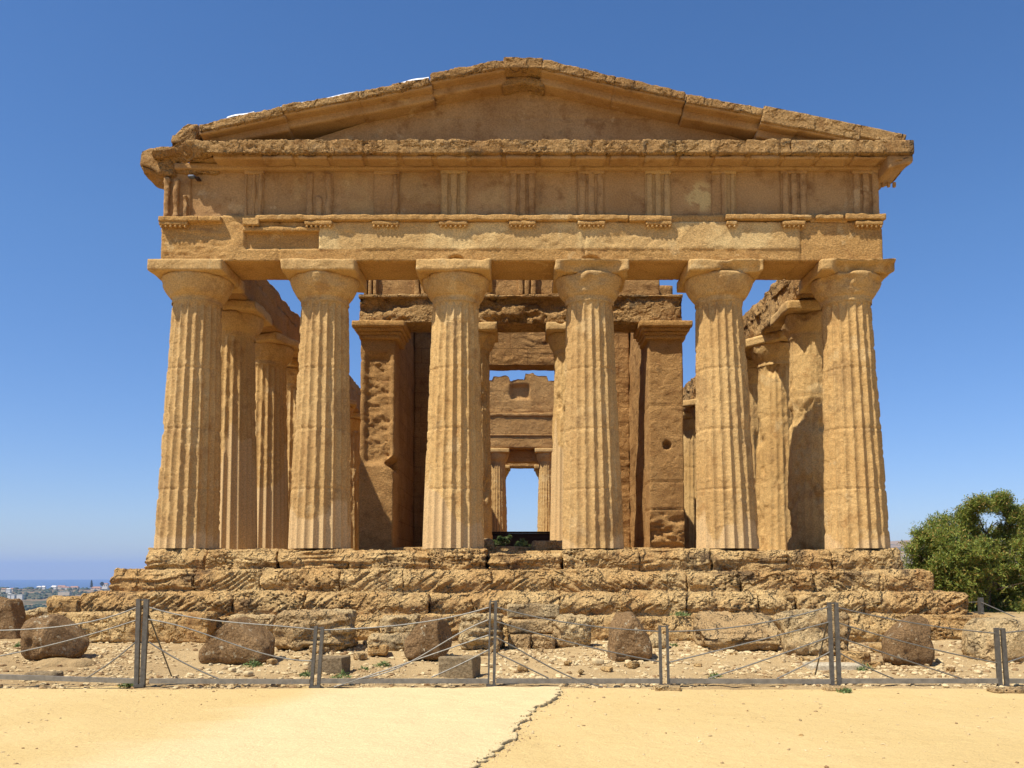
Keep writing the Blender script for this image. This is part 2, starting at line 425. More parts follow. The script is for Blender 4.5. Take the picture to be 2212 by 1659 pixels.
def capital(H=5.70, r1=0.545, seed=0, amp=0.02, chip=0.0, lean=0.0, ztop=6.50, hw=0.84, ab=0.26, res=0.05, R2=0.80, post=None):
    prof = []
    ze = ztop - ab
    for k in range(4): prof.append((r1 + 0.006 + 0.012 * (k % 2), H - 0.06 + 0.035 * k))
    z0 = H + 0.07
    for k in range(15):
        s = k / 14
        rr = r1 + 0.02 + (R2 - r1 - 0.02) * (math.sin(s * math.pi / 2) ** 0.8 * 0.55 + 0.45 * s)
        prof.append((rr, z0 + (ze - 0.03 - z0) * s ** 1.15))
    prof += [(R2 - 0.03, ze + 0.02), (R2 - 0.2, ze + 0.05)]
    n = 96; th = np.arange(n) / n * 2 * math.pi
    pr = np.array(prof)
    # finer
    tt = np.linspace(0, len(pr) - 1, 34)
    pr = np.stack([np.interp(tt, range(len(pr)), pr[:, 0]), np.interp(tt, range(len(pr)), pr[:, 1])], 1)
    T, K = np.meshgrid(th, np.arange(len(pr)), indexing='ij'); T = T.ravel(); K = K.ravel()
    r = pr[K, 0]; z = pr[K, 1]
    P = np.stack([np.cos(T) * r, np.sin(T) * r, z], 1)
    r = r + amp * 1.3 * fbm(P + seed * 5.1, 5.0, 5, seed, 0.68) - 0.02 * sstep(0.05, 0.3, fbm(P + seed, 2.2, 3, seed + 9)) - chip * 1.3 * sstep(0.1, 0.5, fbm(P + seed * 2.3, 1.7, 3, seed + 4)) * sstep(H, ze, z)
    e = (np.stack([np.cos(T) * r, np.sin(T) * r, z], 1), grid_faces(n, len(pr), True))
    b = rbox((-hw, -hw, ze), (hw, hw, ztop), res, 0.025, amp * 1.2, 3.0, seed + 2, chip=chip, post=post)
    V, F = join([e, b])
    V = V + np.array((lean, 0, 0))
    return V, F

YC = 0.76
xb = [-7.68, -4.63, -1.57, 1.64, 4.72, 7.70]
xt = [-7.57, -4.585, -1.54, 1.58, 4.60, 7.57]
def low_band(h, hn, seed):
    def f(T, Z, P): return sstep(0.05, -0.05, Z - h - hn * vnoise(np.stack([T * 2.2, Z * 0.8, T * 0], 1), seed))
    return f
def left_band(T, Z, P):   # column three: crisp restored flutes lower left, higher on the left side
    a = np.cos(T)         # -1 at left
    edge = 0.55 + 0.85 * sstep(0.25, -0.75, a)
    stair = edge + 0.12 * vnoise(np.stack([T * 4, Z * 2.5, T * 0], 1), 5)
    return sstep(0.04, -0.04, Z - stair)
specs = [dict(wear=0.26, pale_fn=low_band(0.28, 0.12, 1)), dict(wear=0.16, pale_fn=low_band(0.75, 0.35, 2)), dict(wear=0.24, pale_fn=left_band),
         dict(wear=0.22, pale_fn=low_band(0.22, 0.35, 4), chips=0.03), dict(wear=0.12, pale_fn=low_band(0.55, 0.45, 5)), dict(wear=0.20, pale_fn=low_band(0.15, 0.25, 6))]
def chipper(x0, x1, depth, zlo):
    """broken lower front edge of an abacus between local x0..x1"""
    def f(P, n):
        m = sstep(x0, x0 + 0.2, P[:, 0]) * sstep(x1, x1 - 0.2, P[:, 0]) * sstep(-0.35, -0.8, P[:, 1])
        low = sstep(6.50, zlo, P[:, 2] + 0.05 * fbm(P, 4, 3, 9))
        P[:, 1] += depth * m * low * (1 + 0.6 * fbm(P, 5, 3, 4))
        return P
    return f
posts = [None, None, None, chipper(-0.75, 0.75, 0.20, 6.36), chipper(-0.2, 0.85, 0.18, 6.3), chipper(-0.6, 0.9, 0.26, 6.38)]
caps = [dict(amp=0.02), dict(amp=0.025, chip=0.03), dict(amp=0.03, chip=0.04), dict(amp=0.03, chip=0.07), dict(amp=0.02, chip=0.05), dict(amp=0.03, chip=0.10)]
clab = ['leftmost front column, lit on its left half, rough worn flutes', 'second front column from the left with smooth pale restored foot', 'third front column, crisp pale flutes at its lower left',
        'fourth front column with broken, chipped square capital block', 'fifth front column with clean pale fluted foot', 'rightmost front column with its capital broken on the right']
for i in range(6):
    VF, pl = shaft(seed=i + 1, lean=xt[i] - xb[i], **specs[i])
    c = mk('column', VF, M['shaft'], temple, pale=pl * 0.9); c.location = (xb[i], YC, 0)
    c['label'] = clab[i]
    mk('capital', capital(seed=i + 30, lean=xt[i] - xb[i], post=posts[i], **caps[i]), M['shaft'], c)
# flank, rear and cella porch columns share a few meshes
def col_proto(seed, wear, ztop=6.5, scale=1.0, chips=0.0, chip=0.05, pale=None, nper=6, nz=90):
    VF, pl = shaft(H=ztop - 0.8, r0=0.70 * scale, r1=0.54 * scale, seed=seed, wear=wear, nper=nper, nz=nz, chips=chips, pale_fn=pale)
    c = mk('column', VF, M['shaft'], temple, pale=pl * 0.9)
    k = mk('capital', capital(H=ztop - 0.8, r1=0.54 * scale, seed=seed + 3, amp=0.03, chip=chip, ztop=ztop, hw=0.82 * scale, R2=0.78 * scale, res=0.07), M['shaft'], c)
    return c
used = set()
def place(c, x, y, z=0.0, rot=0.0, lab=None):
    if c.name in used:
        n = c.copy(); sc.collection.objects.link(n)
        for ch in c.children:
            d = ch.copy(); sc.collection.objects.link(d); d.parent = n
    else:
        used.add(c.name); n = c
    n.location = (x, y, z); n.rotation_euler = (0, 0, rot)
    if lab: n['label'] = lab
    return n
flL = col_proto(51, 0.2, pale=low_band(2.6, 0.9, 11)); flL2 = col_proto(57, 0.55, chips=0.05)
flR = col_proto(61, 0.9, chips=0.12, chip=0.2); flR2 = col_proto(67, 0.7, chips=0.08, chip=0.12)
for k in range(12):
    y = YC + 3.0 + 3.2 * k if k < 11 else YC + 6.0 + 3.2 * 10
    place([flL, flL, flL2][k % 3], -7.68, y, rot=(k * 4 % 20) * 2 * math.pi / 20, lab='left flank column with crisp tall flutes' if k % 3 < 2 else 'worn left flank column')
    place([flR, flR2, flR2][k % 3], 7.68, y, rot=(k * 7 % 20) * 2 * math.pi / 20, lab='heavily eroded right flank column' if k % 3 == 0 else 'worn right flank column')
rearc = col_proto(71, 0.6, nper=5, nz=60)
for x in xb[1:5]: place(rearc, x, 37.9 + 0.8)

# front architrave -------------------------------------------------
def pxx(px, Y=0.0, py=520): return inv(px, py, Y)[0]
rec0, rec1, recz0, recz1 = pxx(525), pxx(686), inv(0, 538, 0.08)[1], inv(0, 500, 0.08)[1]
st0, st1 = pxx(686), pxx(1732)
def arch_post(P, n):
    f = sstep(0.5, 0.1, P[:, 1]) * (n[:, 1] < -0.3)
    m = sstep(rec0, rec0 + 0.03, P[:, 0]) * sstep(rec1 + 0.02, rec1, P[:, 0]) * sstep(recz0, recz0 + 0.03, P[:, 2]) * sstep(recz1 + 0.02, recz1 - 0.02, P[:, 2])
    P[:, 1] += 0.09 * m * f
    s = sstep(st0, st0 + 0.02, P[:, 0]) * sstep(st1, st1 - 0.02, P[:, 0]) * sstep(recz0 - 0.02, recz0, P[:, 2])
    P[:, 1] -= 0.022 * s * f * sstep(-0.25, 0.0, fbm(P, 1.5, 4, 8) + 0.2)
    l = sstep(pxx(520), pxx(450), P[:, 0]) * f
    P[:, 1] += 0.03 * l * (1 + 1.2 * fbm(P, (3, 3, 14), 4, 3, 0.7))
    # two putlog notches above the middle capitals
    for hx, hw in ((pxx(985, 0, 552), 0.17), (pxx(1278, 0, 555), 0.19)):
        dd = ((P[:, 0] - hx) / hw) ** 2 + ((P[:, 2] - 6.52) / 0.10) ** 2
        P[:, 1] += 0.16 * sstep(1.15, 0.8, dd) * f
    return P
jx = [pxx(v) for v in (600, 1262, 1732)]
V, F = rbox((-8.19, 0.08, 6.50), (8.18, 1.42, 7.40), (0.035, 0.08, 0.03), 0.02, 0.014, 5.0, 3, octv=6, joints=[(0, j) for j in jx], post=arch_post, gain=0.75, pits=0.02)
pl = sstep(st0, st0 + 0.02, V[:, 0]) * sstep(st1, st1 - 0.02, V[:, 0]) * sstep(recz0 - 0.01, recz0 + 0.02, V[:, 2]) * (V[:, 1] < 0.2) * (0.35 + 0.5 * sstep(-0.2, 0.2, fbm(V, 1.3, 4, 9)))
ar = mk('architrave', (V, F), M['arch'], temple, pale=pl)

# taenia pieces with regulae and guttae
def px_seg(a, b, y0, y1, Y): return inv(a, y0, Y)[0], inv(b, y0, Y)[0], inv(0, y1, Y)[1], inv(0, y0, Y)[1]
tp = []
for a, b, y0, y1 in ((342, 428, 467, 478), (428, 478, 467, 478), (524, 560, 471, 487), (552, 1360, 464, 476), (1360, 1452, 466, 478), (1567, 1756, 463, 474), (1760, 1822, 464, 474), (1826, 1913, 462, 474)):
    x0, x1, z0, z1 = px_seg(a, b, y0, y1, -0.02)
    if 560 < b < 1400: z1 += 0.0
    tp.append(rbox((x0, -0.05, z0), (x1, 0.30, z1), 0.03, 0.018, 0.02, 8, int(a), octv=4, chip=0.03))
def ero(a, b, y0, y1, Y=0.045, amp=0.03):
    x0, x1, z0, z1 = px_seg(a, b, y0, y1, Y)
    return rbox((x0, Y, z0), (x1, 0.3, z1), 0.04, 0.025, amp, 3, int(a + y0), octv=5, style='bedded')
tp += [ero(525, 690, 489, 499, 0.01), ero(480, 1565, 464, 480, 0.10, 0.03), ero(1450, 1570, 464, 482, 0.09, 0.04), ero(1750, 1830, 463, 480, 0.06, 0.04), ero(425, 530, 466, 484, 0.09, 0.03)]
mk('moulding', join(tp), M['arch'], temple)
trig = [(350, 410), (525, 568), (658, 718), (805, 862), (950, 1010), (1100, 1158), (1248, 1308), (1394, 1451), (1538, 1593), (1688, 1746), (1842, 1903)]
for a, b in ((343, 405), (528, 553), (658, 718), (803, 862), (948, 1010), (1100, 1158), (1248, 1308), (1395, 1452), (1570, 1593), (1690, 1740), (1848, 1908)):
    x0, x1, z0, z1 = px_seg(a, b, 477, 486, -0.01)
    rg = [rbox((x0, -0.03, z0), (x1, 0.25, z1), 0.04, 0.015, 0.012, 6, a)]
    ng = max(2, int(round((b - a) / 10)))
    for k in range(ng):
        xx = x0 + (k + 0.5) * (x1 - x0) / ng
        rg.append(rbox((xx - 0.028, -0.025, z0 - 0.06), (xx + 0.028, 0.035, z0 + 0.01), 0.03, 0.022, 0.008, 6, k))
    mk('guttae', join(rg), M['arch'], temple)

# frieze: backing wall (metopes) + triglyph blocks
ZF0, ZF1 = 7.50, 8.72
def frz_post(P, n):
    f = n[:, 1] < -0.3
    w = sstep(0.0, 0.35, fbm(P, 0.9, 5, 12)) * f
    P[:, 1] += 0.02 * w
    return P
frVF = rbox((-8.14, 0.20, ZF0 - 0.08), (8.14, 1.35, ZF1), (0.05, 0.1, 0.05), 0.02, 0.014, 3.5, 17, joints=[(0, inv(v, 420, 0.2)[0]) for v in (600, 658, 862, 950, 1085, 1250, 1393, 1593, 1688, 1835)], post=frz_post)
_V = frVF[0]; _a, _b = inv(1512, 425, 0.2)
fpale = sstep(1.0, 0.5, np.hypot((_V[:, 0] - _a) / 0.42, (_V[:, 2] - _b) / 0.45)) * sstep(0.0, 0.12, fbm(_V, 5, 5, 21, 0.6)) * 0.9 + 0.16 * sstep(0.12, 0.2, fbm(_V, 1.6, 5, 23, 0.6)) * (np.abs(_V[:, 0] + 2) < 3.2)
fr = mk('frieze', frVF, M['frieze'], temple, pale=fpale)
tkinds = [0.9, 0.75, 0.7, 0.8, 0.35, 0.35, 0.65, 0.4, 0.45, 0.25, 0.15]
for i, (a, b) in enumerate(trig):
    x0, x1 = inv(a, 420, 0.1)[0], inv(b, 420, 0.1)[0]; w = x1 - x0; er = tkinds[i]
    rs = random.Random(i)
    bars = []
    # three upright bars, some partly broken away, joined by a head band
    for k in range(3):
        gg = 0.045 if i == 0 else 0.032; c0 = x0 + w * (k / 3) + gg; c1 = x0 + w * ((k + 1) / 3) - gg
        ztop = ZF1 - 0.14
        if i == 0: ztop = [8.45, 8.42, 8.05][k]
        if i in (2,) and k == 1: ztop = 8.05
        if i in (3,) and k < 2: continue
        if i == 1 and k == 0: c1 -= 0.05
        if i == 8 and k == 0: continue
        dep = 0.13 if i == 0 else 0.10 - 0.03 * er
        bars.append(rbox((c0, 0.205 - dep, ZF0), (c1, 0.26, ztop), 0.035, 0.035, 0.012 + 0.035 * er, 4, i * 7 + k, octv=5, chip=0.05 * er, style='bedded' if i == 0 else None))
    if i not in (0, 2): bars.append(rbox((x0, 0.205 - 0.10 + 0.03 * er, ZF1 - 0.17), (x1, 0.26, ZF1 - 0.005), 0.04, 0.02, 0.01 + 0.02 * er, 4, i + 90))
    bars.append(rbox((x0 + 0.01, 0.178, ZF0), (x1 - 0.01, 0.26, ZF1 - 0.05), 0.05, 0.01, 0.012, 4, i + 50))
    VF = join(bars); t = mk('triglyph', VF, M['frieze'], fr, pale=np.full(len(VF[0]), 1.0) * {4: 0.28, 7: 0.26}.get(i, 0.0) + (0.26 * (VF[0][:, 0] > (x0 + x1) / 2) if i == 8 else 0))
# bed moulding
mk('bed_moulding', join([rbox((-8.2 if i else -7.9, 0.03, 8.62), (8.26, 0.8, 8.76), (0.05, 0.1, 0.03), 0.02, 0.02, 3, 40) for i in (0,)]), M['frieze'], temple)

# geison (horizontal cornice)
GX0, GX1 = -8.62, 8.72
def gei_post(P, n):
    # left corner broken back diagonally, leaving the frieze end in the sun
    x = P[:, 0]; lowm = sstep(9.06, 8.72, P[:, 2])
    o = np.clip((x + 7.85) / 0.95, -0.3, 1)
    ylim = 0.12 - 0.62 * np.maximum(o, 0) - 0.26 * (1 - lowm) * (o < 1)
    nzv = 0.06 * fbm(P, 4, 4, 6)
    fy = x < -6.9
    P[:, 1] = np.where(fy & (P[:, 1] < ylim + nzv), ylim + nzv, P[:, 1])
    # chewed upper left end
    P[:, 2] = np.where(x < -7.6, P[:, 2] - 0.12 * sstep(-7.6, -8.4, x) * (P[:, 2] > 8.9), P[:, 2])
    return P
gp = [rbox((-8.33, -0.47, 8.74), (5.98, -0.18, 9.06), (0.035, 0.06, 0.03), 0.03, 0.06, 4.0, 7, octv=6, gain=0.74, pits=0.05, chip=0.03, joints=[(0, inv(v, 318, -0.45)[0]) for v in (525, 635, 712, 787, 863, 935, 1010, 1085, 1160, 1235, 1310, 1385, 1460, 1535, 1610, 1685)], post=gei_post),
      rbox((5.99, -0.49, 8.73), (8.70, 0.9, 9.04), 0.045, 0.02, 0.012, 2.5, 8, joints=[(0, inv(v, 318, -0.45)[0]) for v in (1797, 1852, 1887)])]
# soffit with mutules
mz0 = inv(1130, 336, -0.42)[1]
step = inv(1238, 345, -0.3)[0] - inv(1163, 345, -0.3)[0]
xm = inv(1163, 345, -0.3)[0] - step * 10
gp.append(rbox((-7.6, -0.22, 8.78), (6.0, 0.9, 9.03), (0.08, 0.08, 0.05), 0.03, 0.02, 3, 19))
sfv = rbox((-6.9, -0.31, 8.695), (8.55, 0.6, 8.79), (0.06, 0.06, 0.04), 0.015, 0.012, 3, 9)
gp2 = []
for k in range(21):
    x0 = xm + k * step
    if x0 < -6.6 or x0 > 8.1: continue
    gp2.append(rbox((x0 + 0.05, -0.38, 8.655), (x0 + step - 0.05, 0.02, 8.75), 0.05, 0.02, 0.02, 3, k + 200, chip=0.03))
V, F = join(gp)
gs = mk('cornice', (V, F), M['cornice'], temple)
mk('mutules', join(gp2), M['frieze'], gs); mk('soffit', sfv, M['frieze'], gs)
# hanging corner remains right and the protruding broken piece left
def corner_post(P, n):
    P[:, 2] += 0.35 * np.maximum(0, P[:, 0] - 8.2) * (P[:, 2] < 8.6)
    return P
mk('cornice_corner', join([rbox((8.15, -0.40, 8.42), (8.70, 0.85, 8.74), 0.05, 0.05, 0.05, 3, 11, post=corner_post)] +
   [rbox((8.18 + k * 0.13, 0.35, 8.34), (8.25 + k * 0.13, 0.42, 8.46), 0.03, 0.02, 0.02, 3, k) for k in range(4)]), M['frieze'], temple)
cx0, cz0 = inv(302, 372, 0.25); cx1, cz1 = inv(385, 322, 0.25)
def lc_post(P, n):
    t = (P[:, 0] - cx0) / (cx1 - cx0)
    P[:, 2] = np.where(P[:, 2] < (cz0 + cz1) / 2, P[:, 2] + 0.10 * sstep(0.5, 0.0, t) - 0.08 * sstep(0.3, 0.6, t), P[:, 2] - 0.10 * sstep(0.3, 0, t))
    return P
mk('cornice_corner', rbox((cx0, 0.05, cz0 - 0.08), (cx1, 1.2, cz1 + 0.02), 0.045, 0.09, 0.08, 2.6, 13, octv=6, post=lc_post, chip=0.1), M['cornice'], temple)
mk('cornice_corner', rbox((inv(395, 0, 0.1)[0] - 0.45, 0.10, 8.55), (inv(480, 0, 0.1)[0], 0.9, 8.8), 0.05, 0.08, 0.06, 2.6, 14), M['cornice'], temple)

# flank cornice stretches running back so the corners read as solid
for sx in (-1, 1):
    a, b = (-8.55, -7.9) if sx < 0 else (7.9, 8.66)
    mk('flank_cornice', rbox((a, 0.95, 8.66), (b, 2.1, 9.0), 0.08, 0.05, 0.05, 2, 16 + sx), M['cornice'], temple)

# tympanum wall
x0, x1 = inv(560, 300, 0.28)[0], inv(1720, 300, 0.28)[0]
apx, apz = inv(1130, 172, 0.28)
bz = 8.98
nx, nz = 260, 44
xs = np.linspace(x0, x1, nx); ht = np.where(xs < apx, (xs - x0) / (apx - x0), (x1 - xs) / (x1 - apx)) * (apz - bz + 0.12) + 0.05
S_, T_ = np.meshgrid(np.arange(nx), np.linspace(0, 1, nz), indexing='ij')
X = xs[S_.ravel()]; Z = bz + ht[S_.ravel()] * T_.ravel()
Yv = 0.28 + 0.02 * fbm(np.stack([X, X * 0, Z], 1), 1.2, 5, 3)
for q in (bz + 0.42, bz + 0.95, bz + 1.4):
    Yv = Yv + 0.02 * sstep(0.03, 0, np.abs(Z - q))
rr = random.Random(4)
for row, (za, zb) in enumerate(((bz, bz + 0.42), (bz + 0.42, bz + 0.95), (bz + 0.95, bz + 1.4))):
    xx = x0
    while xx < x1:
        xx += rr.uniform(1.2, 2.1)
        Yv = Yv + 0.02 * sstep(0.03, 0, np.abs(X - xx)) * (Z > za) * (Z < zb)
fv = np.stack([X, Yv, Z], 1); bv = fv.copy(); bv[:, 1] = 1.1
mk('pediment_wall', join([(fv, grid_faces(nx, nz)), (bv, grid_faces(nx, nz)[:, ::-1])]), M['frieze'], temple)

SOFF = []
# raking cornice blocks : (px_left, y_top_left, px_right, y_top_right, face px height left, right)
def rake(a, ya, b, yb, h, seed, Yf=-0.42, amp=0.05, soff=0.0, smoothb=False, Yb=0.95, under=0.20, chip=0.04):
    xa, za = inv(a, ya, Yf); xb_, zb_ = inv(b, yb, Yf)
    L = math.hypot(xb_ - xa, zb_ - za); an = math.atan2(zb_ - za, xb_ - xa)
    hz = h / F_PX * (20.0)
    ca, sa = math.cos(an), math.sin(an)
    def rot(P, n):
        X = P[:, 0] * ca - P[:, 2] * sa + xa; Z = P[:, 0] * sa + P[:, 2] * ca + za
        P[:, 0] = X; P[:, 2] = Z
        return P
    A = rbox((-0.02, Yf, -hz), (L + 0.02, Yf + 0.2, 0), (0.045, 0.06, 0.035), 0.03 if not smoothb else 0.015, amp * 1.15, 3.4, seed, octv=6, gain=0.72, pits=0.0 if smoothb else 0.05, chip=0 if smoothb else chip, post=rot)
    T_ = rbox((-0.012, Yf + 0.19, -hz * 0.9), (L + 0.012, Yb, -0.015), (0.06, 0.08, 0.05), 0.03, amp, 2.8, seed + 40, octv=5, post=rot)
    S_ = rbox((-0.03, Yf + 0.05, -hz - 0.035), (L + 0.03, Yb, -hz + 0.03), (0.06, 0.08, 0.05), 0.015, 0.012, 2.5, seed + 2, post=rot)
    B = rbox((-0.03, Yf + 0.30, -hz - under), (L + 0.03, Yb, -hz + 0.02), (0.06, 0.08, 0.05), 0.02, 0.012, 2.5, seed + 3, post=rot)
    SOFF.append(join([S_, B]))
    return join([A, T_])
rk = [rake(428, 266, 608, 229, 20, 1, amp=0.07), rake(610, 226, 772, 196, 18, 2, amp=0.06), rake(774, 196, 926, 166, 18, 3, amp=0.06), rake(929, 155, 1086, 127, 20, 4)]
mk('raking_cornice', join(rk), M['cornice'], temple)
rk = [rake(1176, 127, 1331, 163, 21, 6), rake(1334, 165, 1483, 196, 20, 7), rake(1487, 202, 1650, 231, 20, 8)]
mk('raking_cornice', join(rk), M['cornice'], temple)
mk('raking_cornice', join([rake(1653, 228, 1730, 243, 36, 9, smoothb=True, amp=0.012), rake(1731, 243, 1862, 270, 34, 19, smoothb=True, amp=0.012), rake(1863, 270, 1957, 290, 26, 29, smoothb=True, amp=0.012, under=0.02)]), M['cornice'], temple)
for q_, par_ in zip((SOFF[:4], SOFF[4:7], SOFF[7:]), [o for o in temple.children if o.name.startswith('raking_cornice')]):
    mk('soffit', join(q_), M['frieze'], par_)
apxx = inv(1130, 125, -0.42)[0]
def ap_post(P, n):
    P[:, 2] -= 0.10 * np.abs(P[:, 0] - apxx) / 0.45 * (P[:, 2] < 10.85)
    P[:, 2] -= 0.02 * np.abs(P[:, 0] - apxx)
    return P
a0, zt = inv(1088, 124, -0.42); a1 = inv(1173, 124, -0.42)[0]
mk('apex_block', join([rbox((a0, -0.44, zt - 0.26), (a1, 0.95, zt), 0.045, 0.03, 0.045, 3, 15, octv=6), rbox((a0 - .04, -0.12, zt - 0.40), (a1 + .04, 0.95, zt - 0.22), 0.05, 0.03, 0.02, 3, 16, post=ap_post)]), M['cornice'], temple)
ck0, ckz0 = inv(372, 300, 0.05); ck1, ckz1 = inv(428, 266, 0.05)
def ck_post(P, n):
    P[:, 2] -= 0.28 * sstep(ck1 - 0.15, ck0, P[:, 0]) * (P[:, 2] > ckz0 + 0.1)
    return P
mk('corner_block', rbox((ck0, 0.0, ckz0 - 0.12), (ck1, 0.9, ckz1), 0.045, 0.08, 0.07, 3, 23, post=ck_post, octv=6), M['cornice'], temple)
for (a, ya, b, yb) in ((430, 272, 1130, 132), (1130, 132, 1940, 294)):
    xa, za = inv(a, ya, -0.1); xb_, zb_ = inv(b, yb, -0.1)
    L = math.hypot(xb_ - xa, zb_ - za); an = math.atan2(zb_ - za, xb_ - xa); ca, sa = math.cos(an), math.sin(an)
    def rot(P, n):
        X = P[:, 0] * ca - P[:, 2] * sa + xa; Z = P[:, 0] * sa + P[:, 2] * ca + za
        P[:, 0] = X; P[:, 2] = Z
        return P
    mk('gable_backing', rbox((0, -0.1, -0.30), (L, 1.0, 0), 0.08, 0.03, 0.04, 3, 5, post=rot), M['frieze'], temple)
# white protective sheet lying along the broken left slope
wp = []
for a, ya, b, yb in ((380, 274, 440, 261), (490, 250, 548, 238), (605, 229, 650, 221), (650, 219, 770, 196), (866, 175, 926, 163)):
    xa, za = inv(a, ya, -0.25); xb_, zb_ = inv(b, yb, -0.25)
    n_ = 14; ss = np.linspace(0, 1, n_)
    for s in range(1):
        X = xa + (xb_ - xa) * ss; Z = za + (zb_ - za) * ss + 0.012 * np.sin(ss * 6 + a) - 0.005
        rows = [np.stack([X, np.full(n_, yy), Z + dz], 1) for yy, dz in (((0.1 if a == 380 else -0.27), -0.06), ((0.15 if a == 380 else -0.22), 0.0), (0.2, 0.01), (0.9, 0.0), (0.9, -0.06), ((0.1 if a == 380 else -0.27), -0.08))]
        mk('protective_sheet', (np.concatenate(rows), grid_faces(6, n_)), M['white'], temple)

# upper fill behind the pediment top, so the gable has real depth
# flank architraves ------------------------------------------------
def fl_post(seed, amt):
    def f(P, n):
        tp_ = (P[:, 2] > 7.2)
        P[:, 2] -= amt * tp_ * (0.5 + 0.5 * fbm(np.stack([P[:, 1] * 0 + 1, P[:, 1], P[:, 1] * 0], 1), 1.1, 4, seed))
        return P
    return f
mk('architrave', rbox((-8.25, 1.44, 6.5), (-7.08, 38.8, 7.66), (0.09, 0.07, 0.06), 0.03, 0.05, 2.0, 31, octv=5, style='bedded', joints=[(1, YC + 3.0 + 3.2 * k) for k in range(11)], post=fl_post(3, 0.12), chip=0.05), M['inner_plain'], temple)
mk('architrave', rbox((7.05, 1.44, 6.5), (8.25, 38.8, 7.72), (0.09, 0.06, 0.05), 0.08, 0.15, 2.0, 33, octv=6, gain=0.6, joints=[(1, YC + 3.0 + 3.2 * k) for k in range(11)], post=fl_post(5, 0.2), chip=0.15), M['cornice'], temple)
mk('architrave', rbox((-8.25, 38.0, 6.5), (8.25, 39.3, 7.5), 0.15, 0.03, 0.04, 2.0, 35), M['inner_plain'], temple)

# porch of the cella (pronaos) --------------------------------------
YA = 6.1
def anta_post_l(P, n):
    f = (n[:, 1] < -0.3)
    m = f * sstep(2.55, 2.75, P[:, 2]) * sstep(6.0, 5.7, P[:, 2]) * sstep(-4.62, -4.5, P[:, 0]) * sstep(-3.78, -3.9, P[:, 0] + 0.1 * fbm(P, 2, 3, 7))
    P[:, 1] += 0.10 * m * (1 + 0.9 * fbm(P, (3, 3, 8), 5, 44, 0.72))
    g = sstep(2.75, 2.55, P[:, 2]) * f
    P[:, 1] -= 0.05 * g
    b = sstep(0.25, 0.0, np.abs(P[:, 2] - 2.65)) * sstep(-4.0, -3.7, P[:, 0])
    P[:, 0] -= 0.28 * b * (P[:, 0] > -4.0)
    return P
aL = rbox((-4.72, YA, 0.0), (-3.72, YA + 1.1, 6.42), 0.05, 0.03, 0.025, 3, 41, octv=5, post=anta_post_l, joints=[(2, 2.66), (2, 3.9), (2, 4.7), (2, 5.7)])
def anta_post_r(P, n):
    f = (n[:, 1] < -0.3)
    lowm = sstep(1.35, 0.7, P[:, 2] + 0.15 * fbm(P, 1.5, 3, 2))
    P[:, 1] += 0.14 * lowm * f * (0.7 + 1.6 * fbm(P, (2, 2, 5), 5, 21, 0.6))
    dd = ((P[:, 0] - inv(1441, 962, YA)[0]) / 0.11) ** 2 + ((P[:, 2] - inv(1441, 962, YA)[1]) / 0.11) ** 2
    P[:, 1] += 0.25 * sstep(1.3, 0.8, dd) * f
    return P
aR = rbox((3.72, YA, 0.0), (4.72, YA + 1.1, 6.42), 0.045, 0.03, 0.02, 3, 43, octv=5, post=anta_post_r, joints=[(2, 4.33), (2, 1.3), (2, 2.1)])
def anta_cap(xc, seed):
    ps = []
    for hw, z0, z1 in ((0.60, 6.30, 6.42), (0.64, 6.42, 6.52), (0.71, 6.52, 6.62), (0.78, 6.62, 6.80)):
        ps.append(rbox((xc - hw, YA - (hw - 0.5), z0 - 0.01), (xc + hw, YA + 1.2, z1), 0.05, 0.035, 0.02, 3, seed, octv=4, chip=0.02))
        seed += 1
    return join(ps)
a_l = mk('anta', aL, M['inner_plain'], temple); a_l['label'] = 'left porch pillar, rough eroded face above a plastered brick-patched foot'
mk('capital', anta_cap(-4.17, 60), M['stone'], a_l)
a_r = mk('anta', aR, M['inner_plain'], temple); a_r['label'] = 'right porch pillar with a square hole and a crumbling foot'
mk('capital', anta_cap(4.2, 70), M['stone'], a_r)
pc = col_proto(81, 0.7, ztop=6.80, scale=0.86, chips=0.14, chip=0.12, nper=8, nz=120)
place(pc, -1.43, YA + 0.6, lab='porch column left of the door, deeply pitted and in shade')
pc2 = col_proto(87, 0.55, ztop=6.80, scale=0.86, chips=0.10, chip=0.15, pale=low_band(2.9, 1.2, 31), nper=8, nz=120)
place(pc2, 1.43, YA + 0.6, lab='porch column right of the door with smooth repaired lower part')
def pa_post(P, n):
    f = (n[:, 1] < -0.3)
    P[:, 1] += f * 0.18 * sstep(0.0, 0.4, fbm(P, (0.8, 1, 1.6), 5, 15, 0.6))
    return P
pr = mk('porch_architrave', rbox((-4.78, YA + 0.02, 6.80), (4.72, YA + 1.15, 7.62), 0.045, 0.03, 0.035, 4, 45, octv=6, gain=0.72, pits=0.03, post=pa_post, chip=0.08), M['cornice'], temple)
mk('moulding', join([rbox((-4.80, YA - 0.05, 7.54), (4.74, YA + 0.5, 7.64), 0.045, 0.02, 0.03, 3, 46, chip=0.07)]), M['cornice'], temple)
pf = mk('porch_frieze', rbox((-4.70, YA + 0.16, 7.63), (4.10, YA + 1.1, 8.5), 0.06, 0.03, 0.05, 3, 47, octv=5, chip=0.06), M['inner_plain'], temple)
for a, b in ((783, 815), (893, 935), (1018, 1062), (1118, 1160), (1236, 1280)):
    x0, x1 = inv(a, 615, YA)[0], inv(b, 615, YA)[0]; w = (x1 - x0) / 3
    mk('triglyph', join([rbox((x0 + w * k + 0.02, YA + 0.04, 7.63), (x0 + w * (k + 1) - 0.02, YA + 0.25, 8.45), 0.05, 0.03, 0.03, 4, k + a) for k in range(3)]), M['inner_plain'], pf)

